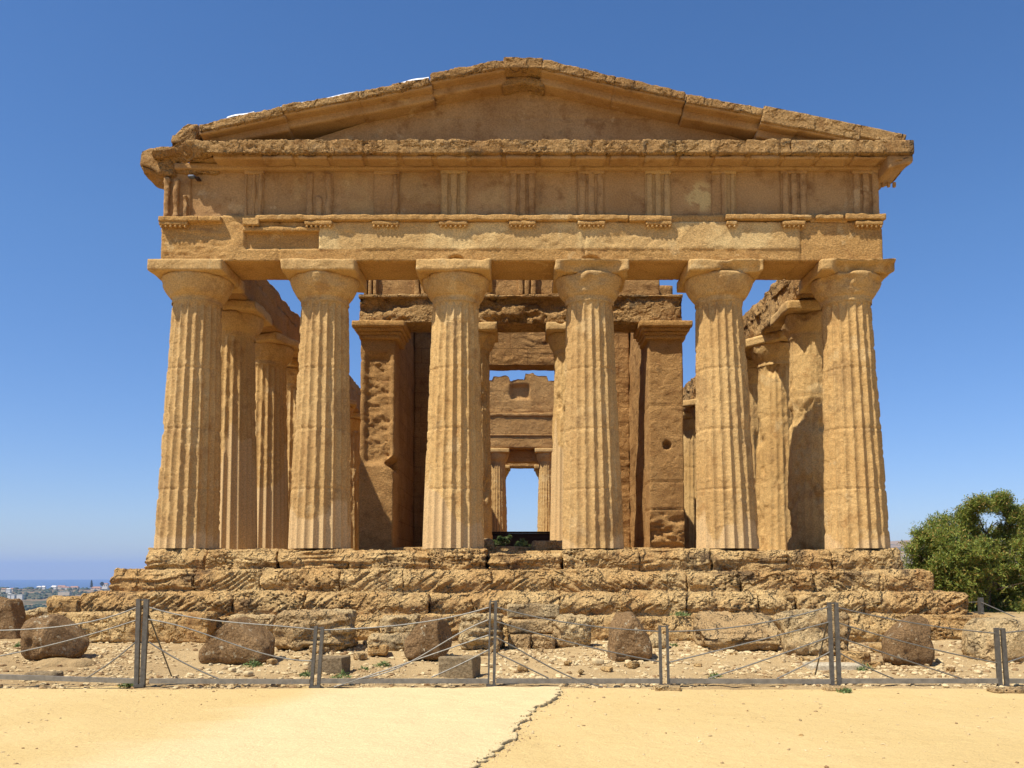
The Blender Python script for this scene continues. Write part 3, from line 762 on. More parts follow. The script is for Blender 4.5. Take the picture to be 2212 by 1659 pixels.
# cella: door wall, side walls, rear cross wall
YD = 11.0
dj = 1.62
zt_ = 7.9
mk('door_wall', join([
    rbox((-3.75, YD, 0.0), (-dj, YD + 1.6, 8.9), 0.09, 0.03, 0.03, 2, 81),
    rbox((dj, YD, 0.0), (3.75, YD + 1.6, 8.6), 0.06, 0.03, 0.05, 2.4, 82, octv=6, style='bedded'),
    rbox((-dj - 0.3, YD + 0.03, 6.68), (dj + 0.3, YD + 0.86, 7.9), 0.05, 0.03, 0.04, 2.4, 83, octv=6, style='bedded', chip=0.04)]), M['inner'], temple)
mk('cella_wall', rbox((-4.66, YA + 1.13, 7.2), (-3.78, YD + 1.7, 9.0), 0.12, 0.03, 0.05, 1.6, 86), M['inner'], temple)  # fills gap under architrave; raised higher, out of view, to shade the door wall
mk('cella_wall', rbox((-4.68, YA + 1.12, 0.0), (-3.75, 32.9, 7.3), (0.1, 0.12, 0.1), 0.03, 0.05, 1.6, 84, chip=0.08), M['inner'], temple)
mk('cella_wall', rbox((3.78, YA + 1.17, 7.2), (4.66, YD + 1.7, 8.3), 0.12, 0.03, 0.05, 1.6, 87), M['inner'], temple)
mk('cella_wall', rbox((3.75, YA + 1.12, 0.0), (4.68, 32.9, 7.3), (0.08, 0.1, 0.08), 0.03, 0.06, 1.8, 85, chip=0.08), M['inner'], temple)
# rear wall seen through the door: broken gable, ledges, two columns
YR = 32.0
zg = [inv(1130, v, YR)[1] for v in (892, 940, 968, 995)]     # ledge, string, capital top, lintel bottom
def gable_post(P, n):
    top = P[:, 2] > zg[0] + 0.9
    x = P[:, 0]
    stepz = 10.76 + 0.14 * fbm(np.stack([x, x * 0, x * 0], 1), 3, 3, 3)
    for pa, pb, hh in ((1065, 1100, 0.22), (1134, 1152, 0.40), (1155, 1183, 0.28), (1000, 1040, 0.3)):
        xa_, xb2_ = inv(pa, 815, YR)[0], inv(pb, 815, YR)[0]
        stepz = stepz + hh * (x > xa_) * (x < xb2_)
    P[:, 2] = np.where(top, np.minimum(P[:, 2], stepz), P[:, 2])
    f = n[:, 1] < -0.3
    wx0, wz0 = inv(1103, 862, YR); wx1, wz1 = inv(1143, 832, YR)
    m = sstep(wx0 - .05, wx0 + .05, x) * sstep(wx1 + .05, wx1 - .05, x) * sstep(wz0, wz0 + .1, P[:, 2]) * sstep(wz1 + .08, wz1, P[:, 2])
    P[:, 1] += 0.28 * m * f
    return P
mk('rear_gable', join([rbox((-3.9, YR + 0.1, zg[0]), (3.9, YR + 1.0, 11.5), 0.09, 0.03, 0.05, 1.5, 91, octv=5, style='bedded', post=gable_post),
    rbox((-3.9, YR - 0.02, zg[1]), (3.9, YR + 1.0, zg[0]), 0.1, 0.03, 0.04, 1.5, 92), rbox((-3.9, YR - 0.10, zg[0] - 0.22), (3.9, YR + 0.5, zg[0] + 0.02), 0.1, 0.04, 0.05, 1.5, 93, chip=0.08),
    rbox((-3.9, YR + 0.0, zg[2]), (3.9, YR + 1.1, zg[1]), 0.1, 0.03, 0.04, 1.5, 94, style='bedded'), rbox((-3.9, YR - 0.06, zg[1] - 0.06), (3.9, YR + 0.5, zg[1] + 0.05), 0.1, 0.03, 0.03, 1.5, 95)]), M['inner_plain'], temple)
for sx in (-1, 1):
    c = col_proto(95 + sx, 0.5, ztop=zg[2], scale=0.86, nper=6, nz=80)
    place(c, 1.44 * sx + 0.02, YR + 0.6, lab='rear porch column on the %s of the far opening' % ('left' if sx < 0 else 'right'))
# lintel between rear columns
mk('rear_lintel', rbox((-1.0, YR + 0.75, zg[3]), (1.0, YR + 1.5, zg[2] + 0.02), 0.08, 0.04, 0.05, 2, 97, chip=0.08), M['inner_plain'], temple)
mk('rear_lintel', rbox((-3.9, YR + 6.0, zg[2] - 0.4), (3.9, YR + 6.9, zg[2] + 0.3), 0.1, 0.04, 0.05, 2, 98), M['inner_plain'], temple)

# stylobate floor and steps ----------------------------------------
mk('floor', join([rbox((-8.3, 1.2, -1.0), (8.3, 39.0, -0.02), (0.2, 0.25, 0.5), 0.02, 0.02, 2, 101), rbox((-3.76, YA - 0.2, -0.05), (3.76, 32.8, 0.20), (0.15, 0.2, 0.2), 0.04, 0.04, 1.5, 102)]), M['steps'], temple)
def stepk(k, hw, yf, z0, z1, blocks, seed, back=1.5):
    rs = random.Random(seed); ps = []
    for (a, b, st, ang, dy, dz) in blocks:
        amp = 0.055 + 0.02 * rs.random()
        sd = rs.randint(1, 999)
        xc = (a + b) / 2
        lw = (b - a) / 2
        def post(P, n, a=a, b=b, sd=sd, z0=z0, z1=z1):
            # undercut foot and rounded nose, both uneven along the block
            f = sstep(0.5, -0.2, P[:, 1] - yf) 
            t = (P[:, 2] - z0) / (z1 - z0)
            e = fbm(np.stack([P[:, 0], P[:, 0] * 0, P[:, 0] * 0], 1), 1.6, 3, sd)
            P[:, 1] += f * (0.10 * sstep(0.35, 0.0, t) * (0.6 + e) + 0.24 * sstep(0.45, 1.0, t) * (0.6 + e))
            P[:, 2] += f * 0.045 * e * (t > 0.5)
            return P
        gp_ = rs.choice([-0.012, -0.004, 0.012]); ps.append(rbox((a + gp_, yf + dy, z0 - 0.12), (b - gp_, back, z1 + dz), (0.022, 0.05, 0.018), 0.03 + 0.04 * rs.random(), amp * 1.15, 3.4, sd, octv=6, gain=0.72, style=st, ang=ang, pits=0.07 if rs.random() < 0.75 else 0.03, chip=0.05, post=post))
    # flank rows
    for sx in (-1, 1):
        y = back
        while y < 39.3:
            L = rs.uniform(1.6, 2.4)
            x0, x1 = (-hw, -hw + 1.3) if sx < 0 else (hw - 1.3, hw)
            ps.append(rbox((x0, y + 0.01, z0 - 0.12), (x1, min(y + L, 39.5), z1 - 0.01), (0.12, 0.14, 0.09), 0.05, 0.08, 2.0, rs.randint(1, 999)))
            y += L
    return mk('step', join(ps), M['steps'], temple)
def row(xs, seed, styles):
    rs = random.Random(seed); out = []
    for a, b in zip(xs[:-1], xs[1:]):
        s = rs.choice(styles)
        out.append((a, b, 'strata' if s[0] == 's' else 'bedded', math.radians(s[1]) if s[0] == 's' else 0, rs.uniform(-0.06, 0.09), rs.uniform(-0.06, 0.015)))
    return out
def px_list(l, Y): return [inv(v, 1240, Y)[0] for v in l]
r1 = row(px_list([311, 443, 597, 757, 925, 1052], 0), 1, [('b', 0)]) 
notch = [(inv(1058, 1200, .1)[0], inv(1210, 1200, .1)[0], 'bedded', 0, 0.05, -0.13)]
r1b = row(px_list([1218, 1380, 1540, 1700, 1802, 1954], 0), 2, [('b', 0)])
s1 = stepk(1, 8.46, 0.0, -0.48, 0.0, r1 + notch + r1b, 11, back=1.25); s1['label'] = 'top step, its stones split by a gap near the middle'
s2 = stepk(2, 8.92, -0.46, -0.94, -0.47, row(px_list([236, 415, 560, 735, 870, 1060, 1190, 1345, 1485, 1600, 1760, 1905, 2018], -0.46), 5, [('s', 32), ('s', -30), ('b', 0), ('s', 35)]), 12, back=0.4); s2['label'] = 'second step from the top, honeycombed and slanting'
s3 = stepk(3, 9.37, -0.92, -1.42, -0.94, row(px_list([165, 330, 500, 660, 755, 925, 1020, 1210, 1345, 1480, 1640, 1720, 1865, 2000, 2092], -0.92), 7, [('s', 33), ('s', 36), ('s', -30)]), 13, back=-0.1); s3['label'] = 'third step with diagonal bedding grooves'
s4 = stepk(4, 9.8, -1.33, -2.05, -1.41, row(px_list([322, 459, 640, 820, 1000, 1200, 1340, 1500, 1640, 1800, 1960, 2150], -1.33), 9, [('b', 0), ('s', 25), ('b', 0)]), 14, back=-0.6); s4['label'] = 'lowest step, half buried in the stony ground'

# ------------------------------------------------------------------ ground
YFEN = -7.14
def gz(X, Y):
    X = np.asarray(X, float); Y = np.asarray(Y, float)
    z = -2.155 + 0.0 * X
    z = z + sstep(YFEN - 0.1, YFEN + 0.5, Y) * 0.015 + sstep(-7.0, -1.8, Y) * 0.19
    return z
def gz1(x, y): return float(gz(np.array([x]), np.array([y]))[0])
def ground_at(px, py):
    """ground point under a photo pixel"""
    lo_, hi_ = -19.0, 30.0
    for _ in range(60):
        m = (lo_ + hi_) / 2; x, z = inv(px, py, m)
        if z > gz1(x, m): lo_ = m
        else: hi_ = m
    x, z = inv(px, py, lo_)
    return x, lo_, z

def sheet(name, xs, ys, zf, mat, **k):
    X, Y = np.meshgrid(xs, ys, indexing='ij')
    X = X.ravel(); Y = Y.ravel(); V = np.stack([X, Y, zf(X, Y)], 1)
    return tag(mk(name, (V, grid_faces(len(xs), len(ys))), mat), **k)
def zsand(X, Y):
    P = np.stack([X, Y, X * 0], 1)
    edge = sstep(0.10, -0.06, Y - (YFEN - 0.17) - 0.05 * fbm(P, 2.5, 3, 5))
    return gz(X, Y) + 0.014 * fbm(P, 0.8, 4, 1) + 0.012 * fbm(P, 4, 6, 2, 0.65) + 0.03 * edge - 0.02
ys = np.concatenate([np.linspace(-40, -14, 40), np.linspace(-13.9, -6.9, 330)])
sheet('sand_path', np.concatenate([np.linspace(-30, -9.2, 60), np.linspace(-9, 9, 760), np.linspace(9.2, 30, 60)]), ys, zsand, M['sand'], kind='structure')
def zsoil(X, Y):
    P = np.stack([X, Y, X * 0], 1)
    base = gz(X, Y) + 0.05 * fbm(P, 0.7, 4, 11) + 0.03 * fbm(P, 4, 5, 12, 0.6)
    return base - 0.05 * sstep(-7.25, -7.5, Y)
xs_ = np.concatenate([np.linspace(-45, -12, 60), np.linspace(-11.9, 12.5, 560), np.linspace(12.6, 45, 60)])
sheet('stony_ground', xs_, np.concatenate([np.linspace(-7.5, 0.5, 240), np.linspace(0.7, 13.5, 60)]), zsoil, M['soil'], kind='structure')
sheet('temple_terrace_ground', np.linspace(-45, 45, 90), np.linspace(13.0, 45, 40), lambda X, Y: gz(X, Y) - 0.02 + 0.1 * fbm(np.stack([X, Y, X * 0], 1), 0.3, 3, 2) - 12 * sstep(40, 48, Y) - sstep(13.5, 16, Y) * (X < -9.8) * 9, M['soil'], kind='structure')

# pale packed crust ending in a ragged crack edge
ck = [(1212, 1483), (1205, 1490), (1213, 1503), (1196, 1516), (1182, 1527), (1160, 1536), (1142, 1549), (1148, 1560), (1120, 1574), (1112, 1590), (1114, 1602), (1092, 1612), (1075, 1620), (1060, 1636), (1044, 1646), (1030, 1656), (1010, 1672), (985, 1700)]
ctrl = []
for px, py in ck:
    x, y, z = ground_at(px, py); ctrl.append((x, y))
ctrl = np.array(ctrl)[::-1]     # increasing y
ys = np.linspace(ctrl[0, 1], YFEN - 0.28, 420)
ex = np.interp(ys, ctrl[:, 1], ctrl[:, 0])
ex = ex + 0.05 * fbm(np.stack([ys, ys * 0, ys * 0], 1), 6, 5, 9, 0.7) + 0.02 * np.sign(vnoise(np.stack([ys * 9, ys * 0, ys * 0], 1), 4))
uu = np.concatenate([[0.0, 0.0, 0.012, 0.03], np.linspace(0.06, 1, 60) ** 1.6 * 6.0])
YY, UU = np.meshgrid(ys, np.arange(len(uu)), indexing='ij')
X = (ex[:, None] - uu[None, :]).ravel(); Y = YY.ravel(); U = uu[UU.ravel()]
Z = zsand(X, Y)
idx = UU.ravel()
P = np.stack([X, Y, X * 0], 1)
Z = Z + np.where(idx == 0, -0.03, (0.030 + 0.022 * fbm(P, 3, 4, 3)) * sstep(5.5, 1.5, U + 1.5 * fbm(P, 0.8, 3, 6)) - 0.012 * sstep(3, 5.8, U))
Z[idx == 1] -= 0.006
X = X + np.where(idx == 0, -0.02, 0)
V = np.stack([X, Y, Z], 1)
tag(mk('packed_sand_layer', (V, grid_faces(len(ys), len(uu))[:, ::-1]), M['sand'], pale=sstep(4.2, 2.7, U + 0.9 * fbm(P, 0.9, 4, 61))), kind='structure')

rsc = np.random.RandomState(31); NC = 600
yy_ = rsc.uniform(ys[0], ys[-1], NC); xx_ = np.interp(yy_, ys, ex) + rsc.normal(0.02, 0.05, NC)
crumbs = (xx_, yy_)

# ------------------------------------------------------------------ loose stones
def rotz(a): return Matrix.Rotation(a, 3, 'Z')
def rock(name, cx, cy, zb, sx, sy, sz, seed, mat, rad=0.3, rot=0.0, tilt=0.0, amp=0.05, style=None, ang=0.0, res=None, pits=0.0, chip=0.05, warp=0.18, taper=0.0, cut=None, **k):
    res = res or max(0.015, min(sx, sz, sy) / 22)
    def post(P, n):
        w = warp * min(sx, sz)
        S = P / max(sx, sz) * 1.6 + seed * 7.1
        P = P + w * np.stack([vnoise(S, seed + 1), vnoise(S, seed + 2), vnoise(S, seed + 3) * 0.6], 1) * 0.6
        t = (P[:, 2] / sz)
        if taper: P[:, 0] *= 1 - taper * t; P[:, 1] *= 1 - taper * 0.7 * t
        if name == 'boulder' and seed != 7:
            rr_ = random.Random(seed * 3 + 1)
            for _ in range(3):
                ph = rr_.uniform(-3.14, 3.14); nv = np.array((math.cos(ph), -abs(math.sin(ph)) if rr_.random() < 0.8 else math.sin(ph), rr_.uniform(-0.3, 0.8))); nv /= np.linalg.norm(nv)
                q = P @ nv - (0.36 * min(sx, sy) + max(nv[2], 0) * sz * 0.62 + abs(nv[0]) * 0.08 * sx)
                P = P - np.outer(np.maximum(q, 0) * 0.9, nv)
        if cut is not None:
            for (nx_, ny_, nz_, dd) in cut:
                nv = np.array((nx_, ny_, nz_), float); nv /= np.linalg.norm(nv)
                q = P @ nv - dd
                P = P - np.outer(np.maximum(q, 0) * 0.93, nv)
        P[:, 2] += 0.0
        return P
    R = Matrix.Rotation(rot, 3, 'Z') @ Matrix.Rotation(tilt, 3, 'Y')
    V, F = rbox((-sx / 2, -sy / 2, 0), (sx / 2, sy / 2, sz), res, rad * min(sx, sy, sz), amp * 1.15, 2.0 / max(0.5, sx) + 1.8, seed, octv=6, gain=0.68, style=style, ang=ang, pits=pits, chip=chip, post=post)
    V = V @ np.array(R).T
    zmin = V[:, 2].min()
    V[:, 2] -= zmin
    o = mk(name, (V, F), mat); o.location = (cx, cy, zb)
    return tag(o, **k)
def rock_px(name, x0, y0, x1, y1, seed, mat, depth=0.8, sink=0.04, **k):
    """place a stone whose photo outline spans x0..x1, y0..y1 on the ground where its foot stands"""
    xc = (x0 + x1) / 2
    x, y, z = ground_at(xc, y1)
    s = (y - CAM[1]) / F_PX
    sx, sz = (x1 - x0) * s, (y1 - y0) * s
    sy = sx * depth
    yc = y + sy * 0.5
    s2 = (yc - sy * 0.25 - CAM[1]) / F_PX
    return rock(name, inv(xc, y1, yc)[0], yc, z - sink, (x1 - x0) * s2, sy, (y1 - y0) * s2 + sink, seed, mat, **k)
GB = 'brown boulders set out in front of the steps'
rock_px('boulder', -45, 1297, 53, 1381, 3, M['boulder'], 0.5, rad=0.12, taper=0.25, cut=[(0.9, -0.15, 0.38, 0.55)], warp=0.10, label='tall leaning slab of brown rock at the left edge, dark on its right side', cat='boulder', group=GB)
rock_px('boulder', 41, 1340, 181, 1432, 5, M['boulder'], 0.75, rad=0.45, amp=0.05, cut=[(-0.6, 0, -0.9, 0.35), (0.7, 0, 0.7, 0.62)], label='rounded dark boulder on a sand mound, nearest the left edge', cat='boulder', group=GB)
rock_px('boulder', 440, 1345, 583, 1436, 7, M['boulder'], 0.7, rad=0.22, amp=0.04, cut=[(0.62, -0.1, 0.78, 0.62), (-0.72, 0, 0.68, 0.55)], label='wedge-shaped brown boulder sloping to both sides, left of the first short fence post', cat='boulder', group=GB)
rock_px('boulder', 874, 1337, 977, 1428, 9, M['boulder'], 0.8, rad=0.35, amp=0.04, taper=0.12, cut=[(-0.75, 0, 0.66, 0.55)], label='tall egg-shaped speckled boulder just left of the middle fence post', cat='boulder', group=GB)
rock_px('boulder', 1307, 1330, 1400, 1431, 11, M['boulder'], 0.8, rad=0.25, amp=0.035, taper=0.10, cut=[(-0.6, -0.5, 0.6, 0.52), (0.8, 0, 0.6, 0.6)], label='angular boulder with lichen-flecked top, left of the second short post', cat='boulder', group=GB)
b5 = rock_px('boulder', 1910, 1338, 2018, 1442, 13, M['boulder'], 0.8, rad=0.35, amp=0.05, taper=0.22, cut=[(-0.7, 0, 0.7, 0.58)], label='reddish boulder tapering to the top, between the two right-hand posts', cat='boulder', group=GB)
rock_px('boulder', 2098, 1342, 2245, 1432, 15, M['block'], 0.7, rad=0.15, amp=0.05, cut=[(-0.8, 0, 0.6, 0.75)], style='bedded', label='big squared block at the right edge behind the last short post', cat='boulder')
# block resting on the lowest step at the far left
xk, zk = inv(130, 1336, -0.9)
rock('stone_block', xk, -0.6, zk - 0.02, 0.66, 0.6, 0.45, 21, M['steps'], rad=0.12, amp=0.04, style='bedded', rot=0.15, label='squarish eroded block standing free left of the third step', cat='stone block')
rock_px('stone_block', 124, 1330, 320, 1390, 23, M['steps'], 0.45, rad=0.12, amp=0.07, style='bedded', warp=0.08, chip=0.09, label='long ledge-like block with a dark upper edge left of the tall left post', cat='stone block')
FB = 'fallen blocks in front of the steps'
rock_px('stone_block', 325, 1327, 462, 1389, 24, M['steps'], 0.45, rad=0.12, amp=0.05, warp=0.06, label='smooth topped block right behind the tall left post with a shaded right end', cat='stone block')
rock_px('stone_block', 500, 1335, 600, 1392, 25, M['block'], 0.6, rad=0.14, amp=0.06, chip=0.1, label='pitted block peeping out behind the wedge-shaped boulder', cat='stone block')
rock_px('stone_block', 604, 1335, 762, 1409, 27, M['block'], 0.7, rad=0.1, amp=0.09, style='bedded', chip=0.12, warp=0.08, label='large two-layered block with shaded right side behind the first short post', cat='stone block', group=FB)
rock_px('stone_block', 800, 1376, 905, 1408, 29, M['block'], 0.6, rad=0.3, amp=0.05, style='bedded', label='low flat slab under a pitted block left of the egg-shaped boulder', cat='stone block')
x, y, z = ground_at(855, 1404)
rock('stone_block', inv(862, 1370, y + 0.4)[0], y + 0.42, z + 0.24, 0.72, 0.5, 0.34, 31, M['block'], rad=0.15, amp=0.07, style='bedded', chip=0.1, label='pitted block lying on top of a low flat slab', cat='stone block')
rock_px('stone_block', 1000, 1337, 1086, 1405, 33, M['block'], 0.8, rad=0.12, amp=0.07, style='bedded', pits=0.04, label='pitted upright block directly behind the middle fence post', cat='stone block', group=FB)
rock_px('stone_block', 1098, 1373, 1146, 1401, 35, M['block'], 0.9, rad=0.1, amp=0.02, warp=0.05, label='small squared block, left of a pair lying under a pale slab', cat='stone block')
rock_px('stone_block', 1148, 1373, 1198, 1401, 37, M['block'], 0.9, rad=0.12, amp=0.03, warp=0.05, label='small squared block, right of a pair lying under a pale slab', cat='stone block')
x, y, z = ground_at(1146, 1400)
rock('stone_slab', inv(1146, 1370, y + 0.4)[0], y + 0.42, z + 0.25, 0.88, 0.55, 0.24, 39, M['block'], rad=0.15, amp=0.03, warp=0.06, label='pale slab lying across two small squared blocks', cat='stone slab')
xk, zk = inv(1152, 1330, -1.5)
rock('stone_slab', xk, -1.52, -1.47, 1.05, 0.5, 0.27, 41, M['block'], rad=0.15, amp=0.02, warp=0.05, label='long slab lying on the lowest step right of the middle post', cat='stone slab')
rock_px('stone_block', 1197, 1340, 1277, 1401, 43, M['block'], 0.7, rad=0.3, amp=0.07, style='bedded', chip=0.1, label='rounded eroded block at the right end of the fallen pile', cat='stone block')
rock_px('stone_block', 1394, 1372, 1440, 1404, 45, M['block'], 0.8, rad=0.35, amp=0.03, label='small rounded block right beside the angular boulder', cat='stone block')
rock_px('stone_block', 1512, 1340, 1668, 1408, 47, M['block'], 0.9, rad=0.2, amp=0.09, style='bedded', chip=0.13, cut=[(0, -0.5, 0.86, 0.5)], label='broad sloping crumbled block between short post and tall right post', cat='stone block')
rock_px('stone_block', 1680, 1333, 1828, 1420, 49, M['block'], 0.6, rad=0.18, amp=0.10, chip=0.14, pits=0.04, label='large jagged block standing behind the tall right post', cat='stone block')
rock_px('stone_block', 673, 1422, 749, 1461, 51, M['grey'], 0.7, rad=0.05, amp=0.012, warp=0.04, rot=-0.15, label='small grey cut block beside the first short post', cat='stone block')
rock_px('stone_block', 954, 1422, 1032, 1462, 53, M['grey'], 0.7, rad=0.05, amp=0.012, warp=0.04, rot=-0.25, label='small grey cut block by the foot of the middle post', cat='stone block')
rock_px('concrete_slab', 1742, 1437, 1860, 1449, 55, M['concrete'], 0.5, rad=0.08, amp=0.008, warp=0.03, label='low pale concrete slab behind the foot of the tall right post', cat='concrete slab')
for (a, b, c, d, l) in ((1414, 1485, 1470, 1494, 'flat brown stone at the sand edge under the second short post'), (1780, 1484, 1832, 1494, 'flat brown stone at the sand edge under the tall right post'), (2140, 1488, 2214, 1500, 'flat pale stone at the sand edge under the last post')):
    rock_px('flat_stone', a, b, c, d, a, M['block'], 0.6, rad=0.3, amp=0.02, sink=0.03, label=l, cat='stone')
rock_px('flat_stone', 60, 1455, 130, 1473, 61, M['grey'], 0.7, rad=0.35, amp=0.03, label='low grey-brown stone under the bottom rail at the far left', cat='stone')
for (a, b, c, d, l) in ((641, 1419, 668, 1436, 'pale'),):
    pass
tag(mk('sand_mound', (lambda vf: vf)(rbox((-0.5, -0.3, -0.3), (0.5, 0.3, 0.10), 0.03, 0.19, 0.06, 3, 3)), M['soil']), 'small yellow sand mound under the rounded dark boulder', 'sand mound')
x, y, z = ground_at(120, 1440); bpy.data.objects['sand_mound'].location = (x, y + 0.25, z)
# rocks beside the far-left terrace edge
for i, (a, b, c, d) in enumerate(((85, 1321, 180, 1347), (-30, 1333, 70, 1352))):
    rock_px('rock_ledge', a, b, c, d, 70 + i, M['block'], 1.2, rad=0.3, amp=0.08, style='bedded', label=['flat pale rock ledge at the terrace edge left of the free block', 'flat pale rock ledge at the terrace edge behind the leaning slab'][i], cat='rock ledge')

# scattered gravel (uncountable) and individually visible stones
def ico():
    t = (1 + 5 ** 0.5) / 2
    v = np.array([(-1, t, 0), (1, t, 0), (-1, -t, 0), (1, -t, 0), (0, -1, t), (0, 1, t), (0, -1, -t), (0, 1, -t), (t, 0, -1), (t, 0, 1), (-t, 0, -1), (-t, 0, 1)]) / 1.9
    f = np.array([(0, 11, 5), (0, 5, 1), (0, 1, 7), (0, 7, 10), (0, 10, 11), (1, 5, 9), (5, 11, 4), (11, 10, 2), (10, 7, 6), (7, 1, 8), (3, 9, 4), (3, 4, 2), (3, 2, 6), (3, 6, 8), (3, 8, 9), (4, 9, 5), (2, 4, 11), (6, 2, 10), (8, 6, 7), (9, 8, 1)])
    return v, f
iv, if_ = ico()
def scatter(N, xr, yr, smin, smax, seed, zf, pw=2.5, dens=None):
    rs = np.random.RandomState(seed)
    X = rs.uniform(*xr, N); Y = rs.uniform(*yr, N)
    if dens is not None:
        k = dens(X, Y, rs.rand(N)); X, Y = X[k], Y[k]
    N = len(X)
    S = smin + (smax - smin) * rs.rand(N) ** pw
    Z = zf(X, Y)
    th = rs.rand(N) * 6.28; sc3 = rs.uniform(0.6, 1.2, (N, 3)); sc3[:, 2] *= 0.6
    jit = rs.uniform(0.75, 1.25, (N, 12, 1))
    v = iv[None] * jit * sc3[:, None, :] * S[:, None, None] * 0.5
    c, s = np.cos(th)[:, None], np.sin(th)[:, None]
    vx = v[:, :, 0] * c - v[:, :, 1] * s; vy = v[:, :, 0] * s + v[:, :, 1] * c
    V = np.stack([vx + X[:, None], vy + Y[:, None], v[:, :, 2] + Z[:, None] + S[:, None] * 0.08], -1).reshape(-1, 3)
    F = (if_[None] + (np.arange(N) * 12)[:, None, None]).reshape(-1, 3)
    return V, F
def dn(X, Y, r):
    return r < 0.15 + 0.75 * sstep(-0.1, 0.4, fbm(np.stack([X, Y, X * 0], 1), 0.9, 3, 44)) 
tag(mk('gravel', scatter(62000, (-11.5, 12.5), (-7.3, -1.6), 0.010, 0.12, 5, zsoil, 5.0, dn), M['gravel'], smooth=False), kind='stuff')
tag(mk('sand_grit', scatter(5000, (-9, 9), (-13.5, -7.3), 0.006, 0.045, 8, zsand, 7), M['gravel'], smooth=False), kind='stuff')
S_c = 0.007 + 0.022 * rsc.rand(NC) ** 3; Zc = zsand(crumbs[0], crumbs[1]) + np.where(crumbs[0] < np.interp(crumbs[1], ys, ex), 0.025, 0.0)
vc = iv[None] * rsc.uniform(0.7, 1.3, (NC, 12, 1)) * S_c[:, None, None] * 0.5
tag(mk('crack_crumbs', ((np.stack([vc[:, :, 0] + crumbs[0][:, None], vc[:, :, 1] + crumbs[1][:, None], vc[:, :, 2] + Zc[:, None]], -1).reshape(-1, 3)), (if_[None] + (np.arange(NC) * 12)[:, None, None]).reshape(-1, 3)), M['gravel'], smooth=False), kind='stuff')
stones = [(640, 1640), (672, 1561)]
rs = random.Random(9)
for i, (px, py, s) in enumerate([(2288 / 1.8228, 2656 / 1.8228, 26), (1245, 1438, 18), (1292, 1437, 24), (1355, 1441, 20), (1425, 1418, 16), (1440, 1450, 14), (1510, 1442, 20), (1560, 1447, 14), (660, 1440, 14), (655, 1650, 9), (1730, 1560, 9), (535, 1461, 20), (700, 1395, 16), (1870, 1620, 9), (2030, 1430, 14), (2055, 1452, 18), (3670 / 1.8228, 2596 / 1.8228, 20), (1640, 1480, 13), (3155 / 1.8228, 1592, 14), (800, 1445, 14), (1060, 1440, 14), (560, 1430, 18), (500, 1452, 16), (3862 / 1.8228, 1458, 22)]):
    x, y, z = ground_at(px, py)
    w = s * (y - CAM[1]) / F_PX
    where = 'on the yellow sand' if py > 1485 else 'on the stony ground'
    rock('stone', x, y + w * 0.3, z - 0.01, w, w * 0.8, w * 0.6, 300 + i, M['gravel'] if i % 3 else M['steps'], rad=0.4, amp=0.01, res=w / 9, rot=rs.uniform(0, 3),
         label='small loose stone lying %s' % where, cat='stone', group='loose stones %s' % where)

rs = random.Random(77)
for i in range(46):
    px = rs.choice([rs.uniform(490, 900), rs.uniform(980, 1290), rs.uniform(1290, 1900), rs.uniform(1290, 2200)]); py = rs.uniform(1388, 1426) if i % 3 else rs.uniform(1400, 1450)
    x, y, z = ground_at(px, py); w = rs.uniform(0.09, 0.16) if i % 4 else rs.uniform(0.18, 0.34)
    rock('broken_stone', x, y, z - 0.02, w * rs.uniform(0.9, 1.5), w, w * rs.uniform(0.45, 0.8), 500 + i, M['block'] if i % 3 else M['steps'], rad=0.25, amp=0.02, res=w / 10, rot=rs.uniform(0, 3), tilt=rs.uniform(-.2, .2),
         label='angular broken piece of pale stone lying before the lowest step', cat='stone', group='broken stones before the lowest step')
# ------------------------------------------------------------------ fence
def fpt(px, py, Y=YFEN):
    x, z = inv(px, py, Y); return (x, Y, z)
fence = empty('cable_fence', (0, YFEN, -2.15), label='low grey steel fence of paired posts, bottom rail and sagging cables before the temple', cat='fence')
FL = Vector((0, YFEN, -2.15))
def addf(name, VF, mat, parent=fence, loc=FL):
    V, F = VF; V = V - np.array(loc)
    return mk(name, (V, F), mat, parent, smooth=False)
def bar(top, bot, w, d=0.05, Y=YFEN):
    (xt_, _, zt2), (xb2, _, zb2) = fpt(*top, Y), fpt(*bot, Y)
    V, F = simple_box((-w / 2, -d / 2, 0), (w / 2, d / 2, 1))
    t = V[:, 2:3]
    Q = V.copy(); Q[:, 0] = V[:, 0] + (xb2 + (xt_ - xb2) * t[:, 0]); Q[:, 1] += Y; Q[:, 2] = zb2 + (zt2 - zb2) * t[:, 0]
    return Q, F
pxm = 1 / 151.0
posts_ = [  # (left bar top,bottom,width) (right bar ...)
    ('tall', (300, 1294), (295, 1481), 9, (317, 1294), (308, 1483), 10),
    ('short', (683, 1352), (673, 1484), 7, (697, 1354), (688, 1483), 7),
    ('tall', (1059, 1297), (1055, 1482), 3.5, (1071, 1297), (1067, 1482), 6),
    ('short', (1425, 1351), (1428, 1482), 6, (1441, 1351), (1444, 1481), 5),
    ('tall', (1791, 1301), (1798, 1482), 8, (1806, 1301), (1813, 1482), 8),
    ('short', (2152, 1356), (2160, 1483), 9, (2166, 1357), (2175, 1483), 8)]
